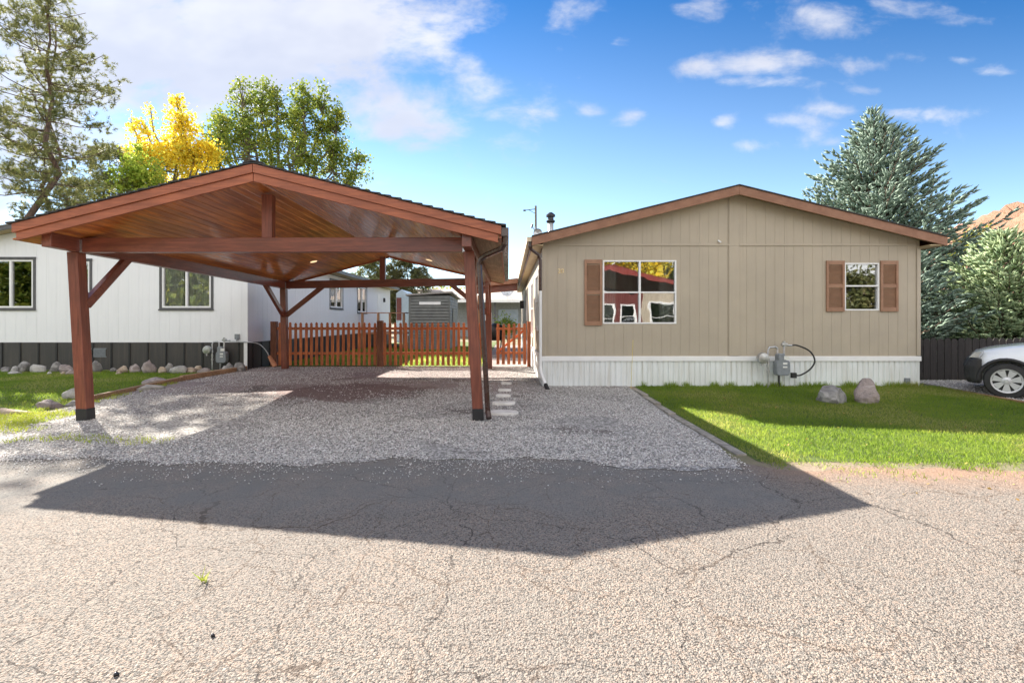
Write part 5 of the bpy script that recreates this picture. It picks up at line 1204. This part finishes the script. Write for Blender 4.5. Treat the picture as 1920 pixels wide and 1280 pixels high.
    mb = MB(); mb.hexa([(x0+1.36, cy-.70, g+1.155), (x0+1.36, cy+.70, g+1.155), (x0+1.42, cy+.70, g+1.155), (x0+1.42, cy-.70, g+1.155), (x0+2.02, cy-.58, g+1.61), (x0+2.02, cy+.58, g+1.61), (x0+2.08, cy+.58, g+1.60), (x0+2.08, cy-.58, g+1.60)]); mb.build('windscreen', M['carglass'], t, bev=.01)
    for wx in WXs:
        for s in (-1, 1):
            yy_ = cy+s*.80; mb = MB()
            prof = [(.20, -.10), (.315, -.10), (.335, -.075), (.335, .075), (.315, .10), (.235, .105), (.215, .06), (.20, .06)]
            mb.lathe((wx, yy_, g+wr+.008), [(r_, -h_*s*-1) for r_, h_ in prof], 48, 'y'); w_ = mb.build('wheel', M['rubber'], t, smooth=False)
            mb = MB(); o_ = s
            ff = lambda r_, a, d_: (wx+r_*math.cos(a), yy_+o_*d_, g+wr+.008+r_*math.sin(a))
            n_ = 48   # rim ring
            for k in range(n_):
                a, b_ = 2*math.pi*k/n_, 2*math.pi*(k+1)/n_
                mb.add([ff(.232, a, .096), ff(.232, b_, .096), ff(.205, b_, .09), ff(.205, a, .09), ff(.232, a, .05), ff(.232, b_, .05), ff(.205, b_, .04), ff(.205, a, .04)], [(0, 1, 2, 3), (4, 5, 6, 7), (3, 2, 6, 7), (0, 1, 5, 4)])
            for k in range(7):
                a = 2*math.pi*k/7+.2; da = .20; db = .30
                q = [ff(.05, a-.5, .085), ff(.208, a-db, .088), ff(.208, a+db, .088), ff(.05, a+.5, .085)]; q2 = [ff(.05, a-.5, .05), ff(.208, a-db, .05), ff(.208, a+db, .05), ff(.05, a+.5, .05)]
                mb.add(q+q2, [(0, 1, 2, 3), (7, 6, 5, 4), (0, 1, 5, 4), (2, 3, 7, 6), (1, 2, 6, 5), (3, 0, 4, 7)])
            mb.lathe((wx, yy_+o_*.07, g+wr+.008), [(.07, -.02), (.07, .02), (.03, .03)] if o_ > 0 else [(.03, -.03), (.07, -.02), (.07, .02)], 24, 'y')
            mb.build('rim', M['chrome'], w_)
            mb = MB(); mb.lathe((wx, yy_, g+wr+.008), [(.198, -.04), (.198, .035)], 32, 'y'); mb.build('brake_disc', M['dark'], w_)
    t.rotation_euler = (0, 0, R(-44)); t.location = (11.40, 9.09, .07)
    return t
car()

# ------------------------------------------------------------------ across the street (seen only mirrored in the window panes)
OH = thing('street_house', 'maroon and tan home with red roof across the street, mirrored in the windows', 'house', (6.5, -8.5, 0))
op = Wall('x', -8.0, 1)
oz = gable_roof(-.4, 12.4, 6.0, 3.3, .25, -20, -7.6, OH, M['redroof'], M['redroof'], .3)
oh = [(5.4, 6.3, 1.0, 2.5), (6.7, 7.6, 1.0, 2.5), (8.5, 10.0, 1.1, 2.6)]
siding(op, 0, 8.0, .2, lambda a: min(oz(a), 3.2), .3, .01, oh[:2], M['maroon'], OH); siding(op, 8.0, 12, .2, 3.2, .3, .01, oh[2:], M['tan'], OH, name='wall')
for h in oh: window(op, *h, OH, horiz=((h[2]+h[3])/2,), fw=.05, trim='white', tw=.06)
mb = MB(); mb.box(0, 12, -20, -8.2, 0, .4); mb.box(.1, 11.9, -12, -11.9, .4, 3.2); mb.build('base', M['dark'], OH)
broadleaf('street_tree', 'orange autumn tree across the street, mirrored in the large window', (7, -22, 0), [(5, -22, 6.5, 2.4, 2, 2.2, 50), (8.5, -22, 7.5, 2.6, 2, 2.4, 60), (11.5, -21, 6, 2, 2, 2, 40)], M['yellow'], .3, 60, .8, trunk=.3)
broadleaf('street_tree', 'green tree across the street right of the red roof', (15, -24, 0), [(13, -24, 5, 2.6, 2, 3, 60), (17, -24, 5.5, 3, 2, 3, 60), (21, -24, 5, 3, 2, 3, 60), (25, -22, 4, 3, 2, 3, 50)], M['cotton'], .3, 60, .9, trunk=.3)
broadleaf('street_tree', 'orange tree mirrored in the small kitchen window', (26, -14, 0), [(24, -14, 3.2, 2.2, 2, 1.8, 60), (27.5, -14, 3.0, 2.2, 2, 1.8, 60), (31, -13, 3, 2.2, 2, 2, 50)], M['farpine'], .26, 60, .8, trunk=.3)

for i, (x, y, z, r) in enumerate([(-38, -12, 4, 4.2), (-30, -14, 5.5, 4.5), (-22, -13, 4.5, 4.2), (-14, -15, 5, 4.4)]):
    broadleaf('street_tree', ('dark', 'tallest', 'rounded', 'rightmost')[i]+' green tree across the street, mirrored in the white house windows', (x, y, 0), [(x, y, z, r, 2, z*.8, 90), (x+2, y, z*.6, r, 2, z*.6, 50)], M['cotton'], .4, 60, 1.1, 'trees across the street', trunk=.3)
# ------------------------------------------------------------------ light, sky, camera
SUN = Vector((-1.055, 1.005, 1.0)).normalized()
sd = bpy.data.lights.new('sun', 'SUN'); sd.energy = 4.6; sd.angle = R(.5); sd.color = (1, .93, .82)
so = bpy.data.objects.new('sun', sd); COL.objects.link(so); so.rotation_euler = SUN.to_track_quat('Z', 'Y').to_euler(); so.location = SUN*50
w = bpy.data.worlds.new('World'); sc.world = w; w.use_nodes = True; nt = w.node_tree; nt.nodes.clear()
out = nt.nodes.new('ShaderNodeOutputWorld'); bg = nt.nodes.new('ShaderNodeBackground'); L(nt, bg.outputs[0], out.inputs[0])
sky = N(nt, 'ShaderNodeTexSky'); sky.sky_type = 'NISHITA'; sky.sun_disc = False
sky.sun_elevation = math.asin(SUN.z); sky.sun_rotation = math.atan2(SUN.x, SUN.y); sky.altitude = 1800; sky.air_density = 1.0; sky.dust_density = .3; sky.ozone_density = 2.5
SKY_STRENGTH = .13
tc = N(nt, 'ShaderNodeTexCoord'); sp = N(nt, 'ShaderNodeSeparateXYZ'); L(nt, tc.outputs['Generated'], sp.inputs[0])
yabs = math_(nt, 'MAXIMUM', math_(nt, 'ABSOLUTE', sp.outputs[1]), .05)
ca = math_(nt, 'DIVIDE', sp.outputs[0], yabs); cb = math_(nt, 'DIVIDE', sp.outputs[2], yabs)
cv_ = N(nt, 'ShaderNodeCombineXYZ'); L(nt, ca, cv_.inputs[0]); L(nt, cb, cv_.inputs[1]); L(nt, sp.outputs[1], cv_.inputs[2])
mpp = N(nt, 'ShaderNodeMapping'); mpp.inputs['Scale'].default_value = (1, 1.7, .3); L(nt, cv_.outputs[0], mpp.inputs['Vector'])
n1 = noise(nt, mpp.outputs[0], 5.5, 8, .56, .35); n2 = noise(nt, mpp.outputs[0], 17, 6, .6, .2)
mask = None
CL = [(200, 80, 290, 135, 1.8), (500, 70, 300, 135, 1.8), (740, 25, 200, 75, 1.2), (60, 220, 240, 220, 1.1), (360, 180, 200, 70, 1.1), (735, 205, 115, 75, 1.3), (840, 130, 65, 38, .7), (790, 265, 75, 38, .95), (680, 330, 160, 50, .45), (925, 215, 40, 18, .6), (915, 170, 50, 24, .45),
      (1050, 55, 55, 42, .55), (1170, 85, 40, 30, .6), (1110, 208, 34, 16, .85), (1185, 220, 34, 17, .95), (1230, 232, 26, 12, .5), (1305, 132, 48, 26, .9), (1440, 115, 130, 30, .8), (1440, 155, 110, 15, .75), (1550, 40, 95, 40, .9), (1700, 12, 110, 26, .8), (1290, 15, 60, 26, .6), (1355, 228, 28, 13, .7),
      (1410, 273, 36, 12, .65), (1555, 205, 48, 14, .6), (1685, 211, 50, 11, .65), (1565, 268, 30, 9, .5), (1690, 105, 45, 14, .5), (1810, 112, 30, 10, .5), (1855, 135, 34, 10, .5), (1490, 150, 60, 12, .6), (1020, 215, 55, 14, .45), (640, 130, 150, 80, .8), (870, 165, 80, 60, .8), (960, 210, 120, 30, .5), (1080, 20, 60, 30, .6), (1240, 60, 80, 20, .45), (1600, 120, 60, 20, .6), (1620, 60, 90, 30, .7), (1800, 40, 80, 20, .6), (1760, 215, 60, 12, .5), (1480, 225, 60, 12, .5), (1620, 170, 50, 10, .5), (-150, 250, 260, 260, 1.0), (-120, 620, 150, 60, .4)]
for (u, v, ru, rv, amp) in CL:
    da = math_(nt, 'MULTIPLY', math_(nt, 'SUBTRACT', ca, (u-HU)/F), F/ru); db = math_(nt, 'MULTIPLY', math_(nt, 'SUBTRACT', cb, (HV-v)/F), F/rv)
    r2 = math_(nt, 'ADD', math_(nt, 'MULTIPLY', da, da), math_(nt, 'MULTIPLY', db, db))
    m_ = math_(nt, 'MULTIPLY', math_(nt, 'EXPONENT', math_(nt, 'MULTIPLY', r2, -.8)), amp)
    mask = m_ if mask is None else math_(nt, 'MAXIMUM', mask, m_)
nn = math_(nt, 'ADD', math_(nt, 'MULTIPLY', n1.outputs[0], .75), math_(nt, 'MULTIPLY', n2.outputs[0], .25))
dens = mapr(nt, math_(nt, 'ADD', mask, math_(nt, 'MULTIPLY', math_(nt, 'SUBTRACT', nn, .5), 3.3)), .30, 1.25)
dens = math_(nt, 'MULTIPLY', dens, .9)
# deep mountain-air blue overhead, pale at the horizon
tint = mixc(nt, mapr(nt, cb, .10, .78), (.62, .60, .54), (.072, .262, .40))
tint = mixc(nt, 1.0, tint, (SKY_STRENGTH,)*3, 'MULTIPLY')
skyc = mixc(nt, 1.0, sky.outputs[0], tint, 'MULTIPLY')
# bright broken cloud added behind the camera, out of view, as fill light
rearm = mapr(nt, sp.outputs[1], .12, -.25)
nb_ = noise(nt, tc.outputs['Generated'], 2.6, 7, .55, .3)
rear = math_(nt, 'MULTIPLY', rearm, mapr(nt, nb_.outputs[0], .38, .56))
n3 = noise(nt, mpp.outputs[0], 3.2, 4, .5)
cc = mixc(nt, mapr(nt, n3.outputs[0], .35, .65), (.26, .262, .278), (.20, .208, .24))
fr = mapr(nt, sp.outputs[1], -.02, .1)
both = mixc(nt, math_(nt, 'MULTIPLY', dens, fr), skyc, cc)
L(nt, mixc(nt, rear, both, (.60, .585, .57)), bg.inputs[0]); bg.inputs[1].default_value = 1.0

cam = bpy.data.cameras.new('camera'); cam.sensor_width = 36; cam.lens = 36*F/1920; cam.shift_x = (960-HU)/1920; cam.shift_y = -(640-HV)/1920
cam.clip_start = .05; cam.clip_end = 10000
co = bpy.data.objects.new('camera', cam); COL.objects.link(co); co.location = (0, 0, CZ); co.rotation_euler = (R(90), 0, 0); sc.camera = co
sc.view_settings.view_transform = 'Standard'; sc.view_settings.look = 'None'; sc.view_settings.exposure = 1.95; sc.view_settings.gamma = 1
sc.cycles.max_bounces = 8; sc.cycles.transparent_max_bounces = 12
